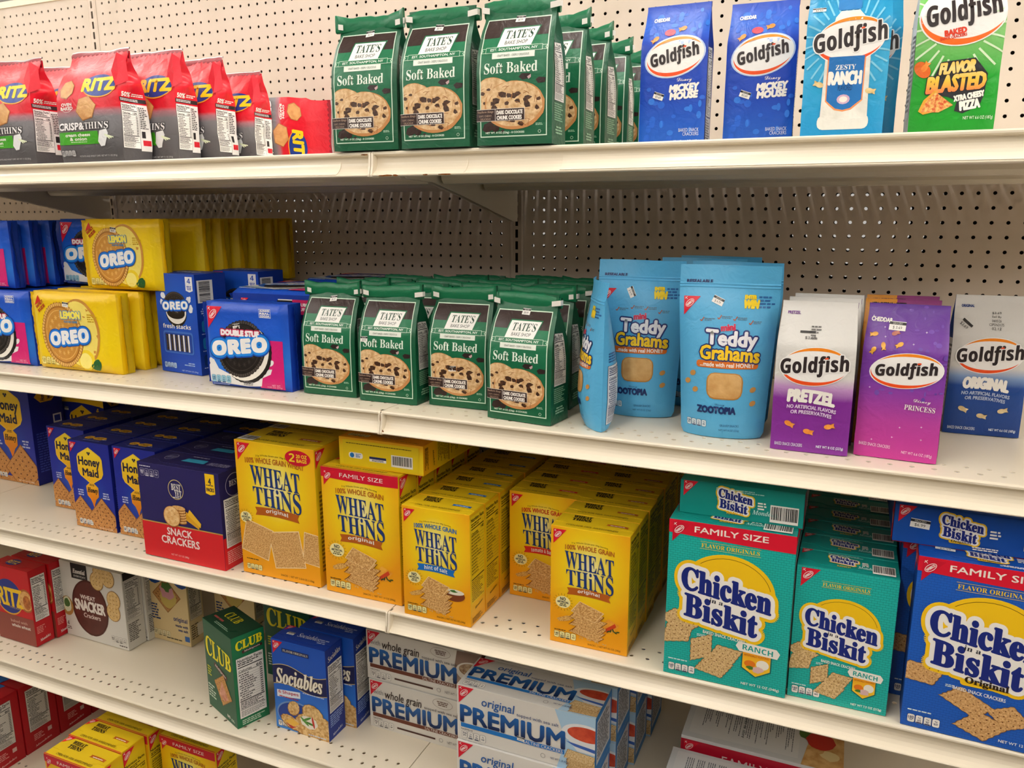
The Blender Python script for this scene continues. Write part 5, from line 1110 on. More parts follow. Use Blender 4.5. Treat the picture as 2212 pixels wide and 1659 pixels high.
    prof = [(0, D/2, W/2, 0, 0), (H*.45, D/2, W/2, 0, 0), (H*.58, D*.49, W/2, 5, 0), (H*.70, D*.42, W/2*.98, -9, 1), (H*.80, D*.34, W/2*.95, 13, 3), (H*.90, D*.13, W/2*.93, 2, 6), (H, 1.2, W/2*.92, 0, 8)]
    def extra(P, fr, bk, at):
        gg = P.setdefault('top_seal', Geo()); n = 26; V, F = [], []; q = vnoise(seed+21)
        for i in range(n+1):
            u = i/n*2-1; x = u*W/2*.925; dz = 3.0*q(i*.01, .3)
            for k, (dy, z) in enumerate(((0, -13), (-1.2, -6), (-.6+(.8 if i % 2 else -.8), 0), (1.5, 3.5+dz))): V.append((x*.001, (8-1.4+dy)*.001, (H+z)*.001))
        for i in range(n):
            for k in range(3): F.append((4*i+k, 4*i+4+k, 4*i+5+k, 4*i+1+k))
        gg.add(V, F, M('#8f1526', film=True), None, True)
        e = P.setdefault('foil_edge', Geo()); V, F = [], []
        for i in range(n+1):
            u = i/n*2-1; x = u*W/2*.925; dz = 3.0*q(i*.01, .3)
            for dy, z in ((0, 2.8), (-.7, 5.2), (1.4, 5.6), (1.5, 2.6)): V.append((x*.001, (8.2+dy)*.001, (H+z+dz*.9)*.001))
        for i in range(n):
            for k in range(3): F.append((4*i+k, 4*i+4+k, 4*i+5+k, 4*i+1+k))
        e.add(V, F, M('#b9b4b6', .35, False, .8), None, True)
        rb = P.setdefault('side_crease', Geo())      # the folded gusset that stands out at the upper right edge
        for sx in (1,):
            x = W/2*.97; pts = [(x-14, -D*.40, H*.80), (x+2, -D*.52, H*.66), (x+7, -D*.15, H*.72), (x-2, -D*.05, H*.93), (x-10, -D*.22, H*.97)]
            c = (x-1, -D*.36, H*.79); V = [tuple(v*.001 for v in p) for p in pts]+[tuple(v*.001 for v in c)]
            rb.add(V, [(0, 1, 5), (1, 2, 5), (2, 3, 5), (3, 4, 5), (4, 0, 5)], M('#c8142a', film=True), None, False)
    return bag(name, W, D, H, prof, (g, g), a, r, amp=4.2, samp=5.5, seed=seed, bulge=4, nx=18, ns=10, nz=34, extra=extra)
def gf_logo(a, cx, cy, w, h, oval=True, rot=8, navy=None, sw=('#f08a1c', '#e8501c'), big=1.0):
    if oval:
        if navy: a.ell('logo', cx, cy, w*.545, h*.545, '#b9cdf0', 2, rot=rot)
        a.ell('logo', cx, cy, w*.52, h*.52, '#f0efee', 3, rot=rot); a.ring('logo', cx, cy, w*.50, h*.50, h*.085, sw[0], 4, rot=rot, a0=15, a1=140, taper=True); a.ring('logo', cx, cy, w*.50, h*.50, h*.095, sw[1], 4, rot=rot, a0=170, a1=330, taper=True)
    a.t('logo', 'Goldfish', cx, cy+h*.0, w*.86*big, h*.46*big, '#2c2426', 'sansi', 8, rot=rot, bold=w*.005, shear=-.06, out=((('#f0efee', 1.8),) if big > 1 else ()))
    a.fish(cx+w*.18, cy+h*.24, w*.035, 10, ('#f0581c', '#e8481c'), 9, 'logo')
def gf_bag(name, kind, W, D, H, seed):
    a = Art(W, H, True, seed=3); wt = '#d6d5d2'; c_ = '#dfe6f2'
    side = None
    if kind == 'mouse':
        f = MG([(0, '#1f62c8'), (.35, '#1743b0'), (.72, '#1a42b4'), (.85, '#2a62cc'), (1, '#2b4fc0')], film=True); side = '#152f86'
        for i in range(46):
            x, y = a.rnd.uniform(.03, .97), a.rnd.choice((a.rnd.uniform(.04, .42), a.rnd.uniform(.74, .98))); a.ell('bubble_pattern', W*x, H*y, W*.045*a.rnd.uniform(.5, 1.3), W*.045*a.rnd.uniform(.5, 1.3), '#2f74d8' if i % 2 else '#2460cc', 1, n=16)
        a.t('lettering', 'CHEDDAR', W*.26, H*.895, W*.24, H*.026, WH, 'n', 4, bold=.35, slope=1); gf_logo(a, W*.52, H*.625, W*.84, H*.26, rot=12, navy=1)
        for x, y, r, t in ((.22, .755, 40, ('#f2a03a', '#e07c1c')), (.62, .82, 15, ('#f2a03a', '#e07c1c'))): a.fish(W*x, H*y, W*.08, r, t, 4)
        a.ell('food_picture', W*.42, H*.795, W*.085, H*.025, '#d8455a', 4, n=16)
        a.t('lettering', 'Disney', W*.68, H*.46, W*.22, H*.036, WH, 'script', 4); a.t('lettering', 'MICKEY', W*.68, H*.41, W*.42, H*.045, WH, 'n', 4, bold=1.0, slope=2, shear=.1); a.t('lettering', 'MOUSE', W*.68, H*.358, W*.40, H*.045, WH, 'n', 4, bold=1.0, slope=2, shear=.1)
        a.t('lettering', 'BAKED SNACK', W*.77, H*.12, W*.30, H*.024, c_, 'n', 4); a.t('lettering', 'CRACKERS', W*.80, H*.092, W*.24, H*.024, c_, 'n', 4); a.t('lettering', 'NET WT 6.6 OZ (187g)', W*.72, H*.04, W*.42, H*.022, c_, 'n', 4)
        a.sticker(W*.30, H*.36, '$3.69', 15, 9, rot=-20)
    elif kind == 'ranch':
        f = MG([(0, '#0f86c0'), (.45, '#2fa3d4'), (.75, '#1f98cc'), (1, '#0f7fb0')], film=True); side = '#0e7ab0'; a.t('lettering', 'ZESTY RANCH', W*.36, H*.925, W*.34, H*.022, '#cfe9f4', 'n', 4, bold=.3)
        for q in ang(30): a.line('burst_pattern', [(W*.5+W*.36*math.cos(q), H*.58+H*.2*math.sin(q)), (W*.5+W*.52*math.cos(q+.04), H*.58+H*.33*math.sin(q+.04))], 2.2, '#7cc6e4', 1)
        a.rrect('bottle_picture', W*.20, H*.055, W*.62, H*.09, 7, '#dcdcd6', 3); a.poly('bottle_picture', [(W*.23, H*.12), (W*.25, H*.52), (W*.34, H*.74), (W*.40, H*.78), (W*.62, H*.78), (W*.68, H*.74), (W*.78, H*.52), (W*.80, H*.12)], MN('#d4d3cc', '#e8e7e1', 40, True), 3); a.rrect('bottle_picture', W*.36, H*.785, W*.28, H*.075, 3, '#2b7cc0', 4)
        a.poly('flavor_banner', [(W*.28, H*.23), (W*.28, H*.50), (W*.73, H*.50), (W*.73, H*.23), (W*.66, H*.20), (W*.60, H*.175), (W*.50, H*.165), (W*.40, H*.175), (W*.34, H*.20)], '#e8945c', 4); a.poly('flavor_banner', [(W*.295, H*.235), (W*.295, H*.50), (W*.715, H*.50), (W*.715, H*.235), (W*.65, H*.21), (W*.59, H*.185), (W*.5, H*.175), (W*.41, H*.185), (W*.35, H*.21)], '#1c6cb4', 5)
        a.t('flavor_banner', 'ZESTY', W*.50, H*.435, W*.24, H*.03, WH, 'serif', 6); a.t('flavor_banner', 'RANCH', W*.50, H*.37, W*.38, H*.075, WH, 'n', 6, bold=1.2); a.t('flavor_banner', 'FLAVORED', W*.51, H*.31, W*.17, H*.034, '#12335c', 'n', 6); a.ell('food_picture', W*.5, H*.24, W*.08, H*.03, '#c9a9c4', 6, n=12); a.ell('food_picture', W*.5, H*.24, W*.05, H*.018, '#e9e4dc', 7)
        gf_logo(a, W*.53, H*.60, W*.80, H*.27, rot=9, big=1.25); a.fish(W*.20, H*.335, W*.08, -20, ('#e6cf9c', '#d2b476'), 6); a.fish(W*.80, H*.285, W*.08, 170, ('#e6cf9c', '#d2b476'), 6); a.sticker(W*.13, H*.80, '$3.69', 16, 5)
    elif kind == 'pizza':
        f = MG([(0, '#128a22'), (.35, '#169a28'), (.6, '#7cc06a'), (.75, '#6cbc50'), (1, '#3aa838')], film=True); side = '#c9ccc8'
        for q in ang(26): a.line('burst_pattern', [(W*.5+W*.30*math.cos(q), H*.64+H*.2*math.sin(q)), (W*.5+W*.56*math.cos(q+.03), H*.64+H*.36*math.sin(q+.03))], 2.4, '#cfe6c4', 1)
        gf_logo(a, W*.52, H*.72, W*.98, H*.37, rot=9, sw=('#f0801c', '#ee6a14')); a.poly('brand_panel', [(W*.36, H*.835), (W*.38, H*.87), (W*.78, H*.885), (W*.77, H*.85)], '#7a2a22', 5); a.t('brand_panel', 'PEPPERIDGE FARM', W*.57, H*.862, W*.36, H*.022, '#e8d8c8', 'serif', 6, slope=2)
        a.t('lettering', 'BAKED', W*.44, H*.61, W*.24, H*.032, '#d83a1c', 'n', 6, bold=.6, rot=9); a.t('lettering', 'SNACK CRACKERS', W*.42, H*.58, W*.30, H*.016, '#d83a1c', 'n', 6, bold=.2, rot=9)
        a.poly('flavor_banner', [(W*.20, H*.255), (W*.18, H*.29), (W*.32, H*.44), (W*.70, H*.455), (W*.86, H*.36), (W*.84, H*.235), (W*.80, H*.175), (W*.62, H*.135), (W*.52, H*.15), (W*.54, H*.21), (W*.42, H*.235)], '#26282e', 3)
        gold = MG([(.26, '#ee7a4a'), (.33, '#f2c040'), (.40, '#f4d48a'), (.45, '#f2c040')], film=True)
        a.t('flavor_banner', 'FLAVOR', W*.51, H*.405, W*.40, H*.062, gold, 'n', 6, bold=1.1, slope=3, shear=.1, out=(('#1c1c20', 2.0),)); a.t('flavor_banner', 'BLASTED', W*.51, H*.315, W*.66, H*.092, gold, 'n', 6, bold=1.3, slope=4, shear=.05, out=(('#1c1c20', 2.2),))
        a.t('flavor_banner', 'XTRA CHEESY', W*.67, H*.235, W*.34, H*.032, WH, 'n', 6, bold=.6, rot=10); a.t('flavor_banner', 'PIZZA', W*.69, H*.185, W*.22, H*.05, WH, 'n', 6, bold=.9, rot=9)
        a.poly('food_picture', [(W*.10, H*.155), (W*.15, H*.22), (W*.27, H*.275), (W*.31, H*.27), (W*.30, H*.15), (W*.16, H*.135)], '#dda038', 7); a.poly('food_picture', [(W*.13, H*.15), (W*.18, H*.21), (W*.285, H*.265), (W*.50, H*.185), (W*.34, H*.145)], MN('#c8401c', '#e8c070', 320, True), 8)
        a.ell('food_picture', W*.10, H*.40, W*.08, H*.055, '#d9661f', 5, rot=40); a.fish(W*.12, H*.41, W*.085, 240, ('#f0953a', '#dc6e20'), 6); a.t('lettering', 'NET WT 6.6 OZ (187g)', W*.80, H*.105, W*.34, H*.024, '#e8f2e4', 'n', 4)
    elif kind in ('pretzel', 'original'):
        pur = kind == 'pretzel'
        f = MG([(0, '#7f2f94'), (.36, '#7a2a90'), (.44, '#b98cc4'), (.52, wt), (1, wt)], film=True) if pur else MG([(0, '#10387e'), (.36, '#154490'), (.43, '#7c98c4'), (.50, '#d0cfcc'), (1, '#d0cfcc')], film=True)
        side = '#6a2880' if pur else '#123a80'; nm = 'PRETZEL' if pur else 'ORIGINAL'
        a.t('lettering', nm, W*.17, H*.925, W*.17, H*.018, '#6a2a86' if pur else '#1c3c80', 'n', 4, bold=.2); gf_logo(a, W*.50, H*.585, W*.84, H*.25, rot=6, big=1.18)
        a.t('lettering', nm, W*.49, H*.375, W*.58, H*.078, WH, 'n', 5, bold=1.5, rot=-3, arch=2)
        for i, s_ in enumerate(('NO ARTIFICIAL FLAVORS', 'OR PRESERVATIVES')): a.t('lettering', s_, W*.5, H*(.30-.035*i), W*(.62 if i == 0 else .52), H*.024, '#d9c4e2' if pur else '#aebcd8', 'n', 5, rot=-3, arch=2, bold=.25)
        tn = ('#f0a04a', '#dc7a26') if pur else ('#dcc79c', '#bfa272')
        for x, y, r in ((.22, .19, -25), (.47, .145, -10), (.73, .19, 15)): a.fish(W*x, H*y, W*.085, r+180, tn, 5)
        a.t('lettering', 'BAKED SNACK CRACKERS', W*.24, H*.045, W*.36, H*.022, c_, 'n', 5); a.t('lettering', 'NET WT 8 OZ (227g)' if pur else 'NET WT 6.6 OZ (187g)', W*.77, H*.045, W*.34, H*.022, c_, 'n', 5, bold=.1)
        if pur: a.t('price_print', '$3.69', W*.42, H*.77, W*.14, H*.02, '#4a4848', 'n', 6); a.rect('price_print', W*.28, H*.80, W*.2, H*.014, '#2a2828', 6); a.words('price_print', W*.42, H*.76, W*.13, H*.09, 5, '#6a6866', 5)
        else:
            for i, s_ in enumerate(('$3.69', 'Sell By', '04/05/26', 'CIPSN3175', '02.12')): a.t('price_print', s_, W*.55, H*(.88-.026*i), W*(.12 if i != 3 else .19), H*.018, '#3a3838', 'n', 6)
            a.rect('price_print', W*.10, H*.80, W*.16, H*.018, '#2a2828', 6, rot=-42); a.t('price_print', '$3.69', W*.13, H*.79, W*.12, H*.024, '#3a3838', 'n', 6, rot=-42)
    elif kind == 'princess':
        f = MG([(0, '#c23a96'), (.25, '#b2419c'), (.5, '#7c3ca4'), (1, '#5a3290')], film=True); side = '#3a1c50'
        for i in range(40): a.ell('bubble_pattern', W*a.rnd.uniform(.2, 1), H*a.rnd.uniform(.4, 1), W*.03*a.rnd.uniform(.3, 1.3), W*.03*a.rnd.uniform(.3, 1.3), '#7650b0' if i % 2 else '#6a44a4', 1, n=14)
        for i in range(14):
            x, y = W*a.rnd.uniform(.05, .95), H*a.rnd.uniform(.05, .95); a.line('sparkle_pattern', [(x-1.2, y), (x+1.2, y)], .4, '#eadcf2', 3); a.line('sparkle_pattern', [(x, y-1.2), (x, y+1.2)], .4, '#eadcf2', 3)
        a.t('lettering', 'CHEDDAR', W*.18, H*.90, W*.26, H*.026, WH, 'n', 4, bold=.3, rot=-3); a.sticker(W*.38, H*.865, '$ 3.69', 20, 11, rot=-3)
        for x, y, r in ((.12, .81, 10), (.36, .82, 200), (.24, .745, 100), (.44, .755, 30), (.13, .715, 60)): a.fish(W*x, H*y, W*.065, r, ('#eab040', '#d28e22') if x != .36 else ('#c07a6a', '#a85a50'), 4)
        gf_logo(a, W*.54, H*.59, W*.84, H*.22, rot=5); a.t('lettering', 'Disney', W*.76, H*.40, W*.20, H*.03, WH, 'script', 4, rot=-3); a.t('lettering', 'PRINCESS', W*.74, H*.355, W*.36, H*.034, WH, 'serif', 4, rot=-3)
        a.t('lettering', 'BAKED SNACK CRACKERS', W*.25, H*.085, W*.38, H*.022, '#f2dcec', 'n', 5, rot=-3); a.t('lettering', 'NET WT 6.6 OZ (187g)', W*.76, H*.05, W*.36, H*.024, '#f2dcec', 'n', 5, rot=-3)
    else:
        f = MG([(0, '#8a2a6a'), (1, '#7c2468')], film=True); side = '#8a5a14'
        a.poly('flavor_panel', [(0, H), (0, 0), (W*.3, 0), (W*.42, H)], '#c8841c', 1); a.t('lettering', 'XTRA CHEDDAR + PRETZEL', W*.32, H*.965, W*.46, H*.022, '#1c1410', 'n', 4, bold=.35); gf_logo(a, W*.5, H*.6, W*.84, H*.23, rot=5)
    r = Art(D, H, True, seed=6); r.facts(D*.14, H*.22, D*.72, H*.48, '140', bg='#d9dade'); r.rect('nutrition_label', D*.10, H*.03, D*.78, H*.18, '#c9cbd2', 3); r.words('nutrition_label', D*.13, H*.04, D*.7, H*.16, 9, '#4a4c56', 4)
    l = Art(D, H, True, seed=8); l.rect('recipe_panel', D*.12, H*.12, D*.76, H*.56, '#d4d5d8', 2); l.words('recipe_panel', D*.18, H*.16, D*.64, H*.48, 16, '#5a5c64', 3)
    prof = [(0, D/2, W/2, 0, 0), (H*.60, D/2, W/2, 3, 0), (H*.72, D*.49, W/2, 7, 0), (H*.745, D*.44, W/2*.995, 9, 0), (H*.86, D*.22, W/2*.975, D*.12, 1), (H*.97, 1.6, W/2*.955, 0, 2), (H, 1.2, W/2*.955, 0, 2)]
    fold = lambda P, fr, bk, at: None
    return bag(name, W, D, H, prof, (f, M(side, film=True), f), a, r, left=l, amp=.9, samp=1.6, seed=seed, bulge=2.2, extra=fold)
def oreo_art(W, H, price=None):
    a = Art(W, H, True, seed=4)
    a.rect('flavor_panel', W*.66, H*.03, W*.30, H*.56, '#cf1f74', 1)
    a.poly('milk_picture', [(W*.04, H*.06), (W*.03, H*.25), (W*.10, H*.33), (W*.16, H*.22), (W*.30, H*.16), (W*.55, H*.14), (W*.68, H*.25), (W*.82, H*.26), (W*.80, H*.20), (W*.70, H*.15), (W*.68, H*.05), (W*.5, H*.03)], '#e6e6e8', 2); a.ell('milk_picture', W*.81, H*.33, W*.04, H*.03, '#ececee', 2, rot=35); a.ell('milk_picture', W*.07, H*.30, W*.03, H*.045, '#e6e6e8', 2, rot=30); a.ell('milk_picture', W*.05, H*.20, W*.018, H*.015, '#e6e6e8', 2)
    a.sandwich(W*.46, H*.47, W*.27, H*.37, -52, True, 3)
    a.t('flavor_banner', 'DOUBLE STUF', W*.46, H*.655, W*.46, H*.058, '#f4eef2', 'n', 13, bold=1.3, out=(('#c01f50', 2.6), ('#8c1438', 3.4)))
    a.t('logo', 'OREO', W*.44, H*.50, W*.66, H*.155, '#f4f4f6', 'sans', 13, slope=H*.09, bold=2.2, out=(('#1c86e4', 6.5), ('#0c4ab0', 9.0)))
    a.badge(W*.06, H*.95, W*.19, red='#d81c3a'); a.rect('lettering', W*.70, H*.845, W*.14, H*.10, '#e8ecf6', 2); a.rect('lettering', W*.704, H*.85, W*.132, H*.09, '#1656c8', 3)
    for i, s_ in enumerate(('ALWAYS', 'REAL', 'COCOA')): a.t('lettering', s_, W*.77, H*(.925-.03*i), W*.115, H*.02, WH, 'n', 4, bold=.4)
    a.tabs(W*.06, H*.055, H*.085, '140', ink='#1c3f7c', bg='#8fc4da'); a.words('lettering', W*.07, H*.025, W*.2, H*.014, 1, '#c8d8f2', 4); a.words('lettering', W*.46, H*.045, W*.14, H*.05, 3, '#6a6a72', 4)
    a.t('lettering', 'NET WT', W*.86, H*.075, W*.1, H*.018, '#f0c4dc', 'n', 4); a.t('lettering', '14.03 OZ (397g)', W*.84, H*.05, W*.18, H*.022, '#f0c4dc', 'n', 4)
    if price: a.sticker(W*.42, H*.73, price, 16, 10, rot=8)
    return a
BLU = MG([(0, '#1d4fc4'), (.3, '#2a78dc'), (.65, '#1a5ad0'), (1, '#1148b8')], film=True); BLU2 = '#10379c'
def oreo_pack(name, W, D, H, seed, price=None, lying=False):
    r = Art(D, H, True, seed=5); r.rect('side_print', 0, H*.1, D*.02, H*.02, '#1a4cb8', 1)
    o = pack(name, W, D, H, (BLU, M(BLU2, film=True)), oreo_art(W, H, price), None, seed=seed, amp=2.2)
    if lying:
        a = Art(W, D, True, seed=6); a.t('logo', 'OREO', W*.36, D*.48, W*.36, D*.42, '#f2f2f5', 'sans', 5, slope=2, bold=.9, out=(('#1c86e4', 2.4),)); a.badge(W*.08, D*.86, W*.1)
        for i in range(4): a.rect('food_picture', W*.55, D*(.08+.2*i), W*.22, D*.15, '#1b1716', 2); a.rect('food_picture', W*.56, D*(.22+.2*i), W*.2, D*.06, '#e6e4de', 3)
        a.rect('flavor_panel', W*.74, D*.1, W*.24, D*.78, '#c41f5c', 4); a.t('flavor_panel', 'DOUBLE', W*.86, D*.62, W*.19, D*.16, WH, 'n', 5, bold=.4); a.t('flavor_panel', 'STUF', W*.83, D*.38, W*.12, D*.16, WH, 'n', 5, bold=.4); a.words('lettering', W*.1, D*.1, W*.36, D*.1, 1, '#7fb0e8', 3)
        P = {}; conform(a, lambda x, v, q: ((x-W/2)*.001*.94, (D/2-v)*.001*.62+.004, -q-.0004), P, None)
        for p, g in P.items(): ob = bpy.data.objects.new(p, g.mesh(p)); COL.objects.link(ob); ob.parent = next(c for c in o.children if c.name.startswith('wrapper'))
    return o
YF = MG([(0, '#e8c40c'), (.4, '#f0d212'), (.8, '#efcb0e'), (1, '#e6bc0a')], film=True); YF2 = '#dcb80a'
def lemon_pack(name, W, D, H, seed, price=True):
    a = Art(W, H, True, seed=4)
    a.ell('food_picture', W*.59, H*.50, W*.24, H*.43, '#c98f3c', 1, n=40); a.ell('food_picture', W*.575, H*.49, W*.225, H*.41, '#f2de6c', 2, n=40)
    a.ell('food_picture', W*.64, H*.16, W*.10, H*.13, '#f0d428', 3); a.ell('food_picture', W*.63, H*.15, W*.075, H*.10, '#f6e880', 4)
    for x, y, r in ((.76, .14, 30), (.74, .08, -20), (.79, .10, 70)): a.ell('food_picture', W*x, H*y, W*.045, H*.035, '#1f5a28', 4, rot=r, n=12)
    a.sandwich(W*.37, H*.46, W*.255, H*.42, 0, False, 3, cream=False)
    a.t('flavor_banner', 'LEMON', W*.50, H*.72, W*.23, H*.085, '#f4e45a', 'n', 14, bold=1.5, slope=1, out=(('#1c86c8', 2.6),)); a.t('flavor_banner', 'FLAVOR CREME', W*.50, H*.635, W*.16, H*.026, '#2a8ac0', 'n', 14, bold=.2)
    a.t('logo', 'OREO', W*.46, H*.44, W*.46, H*.16, '#f2f4f8', 'sans', 14, slope=H*.085, bold=2.0, out=(('#1c7ee0', 5.5), ('#104aa8', 7.5)))
    a.poly('corner_badge', [(W*.06, H*.82), (W*.115, H*.955), (W*.145, H*.88)], '#c8281c', 4)
    for i, s_ in enumerate(('FAMILY', 'SIZE')): a.t('corner_badge', s_, W*(.125+.02*i), H*(.84-.05*i), W*.11, H*.034, '#b0381c', 'n', 5, bold=.5, rot=34)
    a.tabs(W*.07, H*.06, H*.095, '150', ink='#8a7410', bg='#eadd8a'); a.words('lettering', W*.3, H*.035, W*.3, H*.02, 1, '#b08c10', 3); a.words('lettering', W*.70, H*.64, W*.14, H*.11, 4, '#c8a010', 3)
    if price: a.sticker(W*.45, H*.85, '$6.49', 16, 10, rot=-6)
    return pack(name, W, D, H, (YF, M(YF2, film=True)), a if price else None, None, seed=seed, amp=2.8)
def bear_pouch(name, W, D, H, seed, rot=-35):
    a = Art(W, H, True, seed=4); n = '#1b2a6c'
    a.t('lettering', 'RESEALABLE', W*.20, H*.905, W*.26, H*.018, '#1c2c64', 'n', 3, bold=.4); a.badge(W*.05, H*.82, W*.17)
    a.sticker(W*.40, H*.80, '$ 4.79', 16, 10, rot=rot)
    a.t('flavor_note', 'ENTER', W*.72, H*.825, W*.11, H*.02, '#f2d21c', 'n', 4, bold=.6, out=(('#1c2a44', .7),)); a.t('flavor_note', 'WIN', W*.73, H*.785, W*.14, H*.045, '#f2d21c', 'n', 5, bold=1.1, shear=.1, out=(('#1c2a44', .9),)); a.words('flavor_note', W*.80, H*.76, W*.17, H*.075, 4, '#2a62a0', 3)
    for x, y in ((.24, .69), (.42, .705), (.58, .70), (.74, .68)): a.line('flavor_note', [(W*(x-.015), H*y), (W*x, H*(y-.008)), (W*(x+.025), H*(y+.015))], 1.2, '#b8541c', 3); a.words('flavor_note', W*(x+.03), H*(y-.006), W*.11, H*.018, 2, '#5a7c94', 3)
    a.t('logo', 'mini', W*.52, H*.652, W*.14, H*.032, '#c8244c', 'n', 8, bold=.8, rot=6, out=(('#e8e6f0', .9),))
    a.t('logo', 'Teddy', W*.56, H*.578, W*.52, H*.105, '#e9e9ef', 'n', 8, bold=1.3, slope=-3, out=((n, 3.4),)); a.t('logo', 'Grahams', W*.55, H*.50, W*.62, H*.078, '#f2c81c', 'n', 11, bold=1.0, slope=-3, arch=2, out=((n, 2.6),))
    a.rrect('flavor_banner', W*.20, H*.42, W*.66, H*.04, 4, '#d06a1c', 4); a.t('flavor_banner', '...made with real HONEY', W*.53, H*.44, W*.58, H*.024, WH, 'n', 5, bold=.2)
    a.rrect('food_picture', W*.32, H*.24, W*.40, H*.155, 12, '#b4803e', 3); a.rrect('food_picture', W*.335, H*.248, W*.37, H*.142, 10, MN('#c8985a', '#d9b074', 60, True), 4)
    for x, y in ((.16, .38), (.10, .33), (.19, .285), (.83, .30), (.84, .22)): a.ell('food_picture', W*x, H*y, W*.035, H*.016, '#c08c4a', 4, n=10, rot=30)
    a.t('lettering', 'Disney', W*.48, H*.207, W*.11, H*.015, '#1c3478', 'script', 4); a.t('lettering', 'ZOOTOPIA', W*.44, H*.175, W*.44, H*.04, '#1a3068', 'n', 4, bold=.9)
    a.tabs(W*.09, H*.065, H*.04, '130', ink='#1c2c64', bg='#cfe0ea'); a.t('lettering', 'GRAHAM SNACKS', W*.60, H*.082, W*.22, H*.014, '#24548c', 'n', 4); a.t('lettering', 'NET WT 8 OZ (226g)', W*.60, H*.052, W*.24, H*.015, '#24548c', 'n', 4)
    b = Art(W, H, True, seed=6); b.facts(W*.05, H*.05, W*.36, H*.40, '130', bg='#dfe4ea', ink='#1c2c64'); b.words('lettering', W*.06, H*.47, W*.34, H*.07, 4, '#2a5a94', 3); b.ell('story_panel', W*.62, H*.5, W*.24, H*.2, '#7fc0e2', 2)
    return pouch(name, W, D, H, (M('#58aede', film=True), M('#4ea4d6', film=True)), a, b, seed=seed)
# ------------------------------------------------------------------ stocking the shelves
ORD = ['front', 'second', 'third', 'fourth', 'fifth', 'sixth', 'seventh', 'eighth', 'ninth', 'tenth']
def row(proto, x, y, pitch, n, s, lab, cat, grp, dx=0.0, start=0, first=None, zb=None, **kw):
    """a file of packs one behind the other; lab gets the place in the file"""
    for k in range(start, n):
        z = (zs(s, x+.05) if zb is None else zb)
        if zb is None: z = max(zs(s, x), zs(s, x+proto['w']))+.0006
        l = first if (k == 0 and first) else lab % ORD[k]
        jx, jw = (0, 0) if k == 0 else (((k*7) % 5-2)*.0007, ((k*11) % 5-2)*.35*min(1, (.09/proto['w'])**2))
        o = put(proto, x+dx*k+jx, y+pitch*k, z, l, cat, grp if n-start > 1 or grp else None, yaw=jw, **kw)
def on(s, x, w=.1): return max(zs(s, x), zs(s, x+w))+.0006
# --- top shelf
rz = ritz_bag('cracker_bag', 155, 66, 192, 3); CB = 'cracker bag'; GR = 'red and grey cracker bags'
z1 = on(1, -.6)
put(rz, -.909, -.556, z1, 'red and grey cracker bag cut off by the left edge of the photo', CB, GR)
o = put(rz, -.683, -.556, z1, 'red and grey cracker bag showing its whole front, foremost of the file of four', CB, GR)
put(rz, -.885, -.478, z1, 'red and grey cracker bag mostly hidden in the gap behind the two leftmost cracker bags', CB, GR)
rz2 = ritz_bag('cracker_bag', 155, 57, 199, 11)
put(rz2, -.628, -.4815, z1, 'red and grey cracker bag directly behind the fully visible one, right half showing', CB, GR)
rz4 = ritz_bag('cracker_bag', 155, 56, 194, 15)
put(rz4, -.597, -.4125, z1, 'red and grey cracker bag second from the right of the upright cracker bags', CB, GR)
rz3 = ritz_bag('cracker_bag', 150, 54, 177, 17)
put(rz3, -.560, -.345, z1, 'rightmost upright red and grey cracker bag, lowest of its file, beside the toppled bag', CB, GR)
o = put(rz, -.553, -.135, z1, 'red cracker bag lying on its side, left of the green cookie bags', CB, None)
o.rotation_euler = (0, math.pi/2, 0); o.location = (-.606, -.10, z1+.0830)
tt = [tates('cookie_bag', 112, 62, 194, 31+i, pr, pp) for i, (pr, pp) in enumerate((('$8.99', (.52, .872, 6)), ('$8.99', (.50, .86, -4)), ('$8.99', (.52, .878, 4)), ('$8.99', (.13, .55, 2)), ('$8.99', (.42, .335, 4)), ('$8.99', (.52, .865, -2))))]
for i, t in enumerate(tt): t['proto'] = i
KB = 'cookie bag'; G1 = 'green cookie bags on the top shelf'; G2 = 'green cookie bags on the second shelf'
put(tt[0], -.064, -.574, z1, 'green cookie bag, leftmost on the top shelf, standing over the shelf seam', KB, G1, yaw=2)
put(tt[1], .056, -.574, z1, 'green cookie bag, middle of the three facing front on the top shelf', KB, G1, yaw=0)
put(tt[5], .180, -.574, z1, 'green cookie bag, right one of the three facing front on the top shelf', KB, G1, yaw=1)
for k in range(1, 5): put(tt[0], .186+.004*k, -.574+.105*k, z1, 'green cookie bag, %s in the file behind the right front bag, top shelf' % ORD[k], KB, G1, yaw=(2, -3, 4, -2)[k-1])
GB = 'snack cracker bag'; gm = gf_bag('snack_cracker_bag', 'mouse', 96, 50, 200, 51)
put(gm, .377, -.432, z1, 'bright blue cheddar snack cracker bag, left of the two blue ones on the top shelf', GB, 'blue cheddar snack cracker bags', yaw=0)
put(gm, .494, -.40, z1, 'bright blue cheddar snack cracker bag beside the turquoise ranch bag on the top shelf', GB, 'blue cheddar snack cracker bags', yaw=3)
gr = gf_bag('snack_cracker_bag', 'ranch', 98, 50, 197, 53)
put(gr, .607, -.49, z1, 'turquoise zesty ranch snack cracker bag with a dressing bottle on the front', GB, None, yaw=3)
put(gr, .622, -.42, z1, 'turquoise snack cracker bag peeking out behind the zesty ranch bag', GB, None, yaw=3)
gp = gf_bag('snack_cracker_bag', 'pizza', 96, 50, 202, 57)
put(gp, .735, -.46, z1, 'bright green cheesy pizza snack cracker bag at the right end of the top shelf', GB, None, yaw=4)
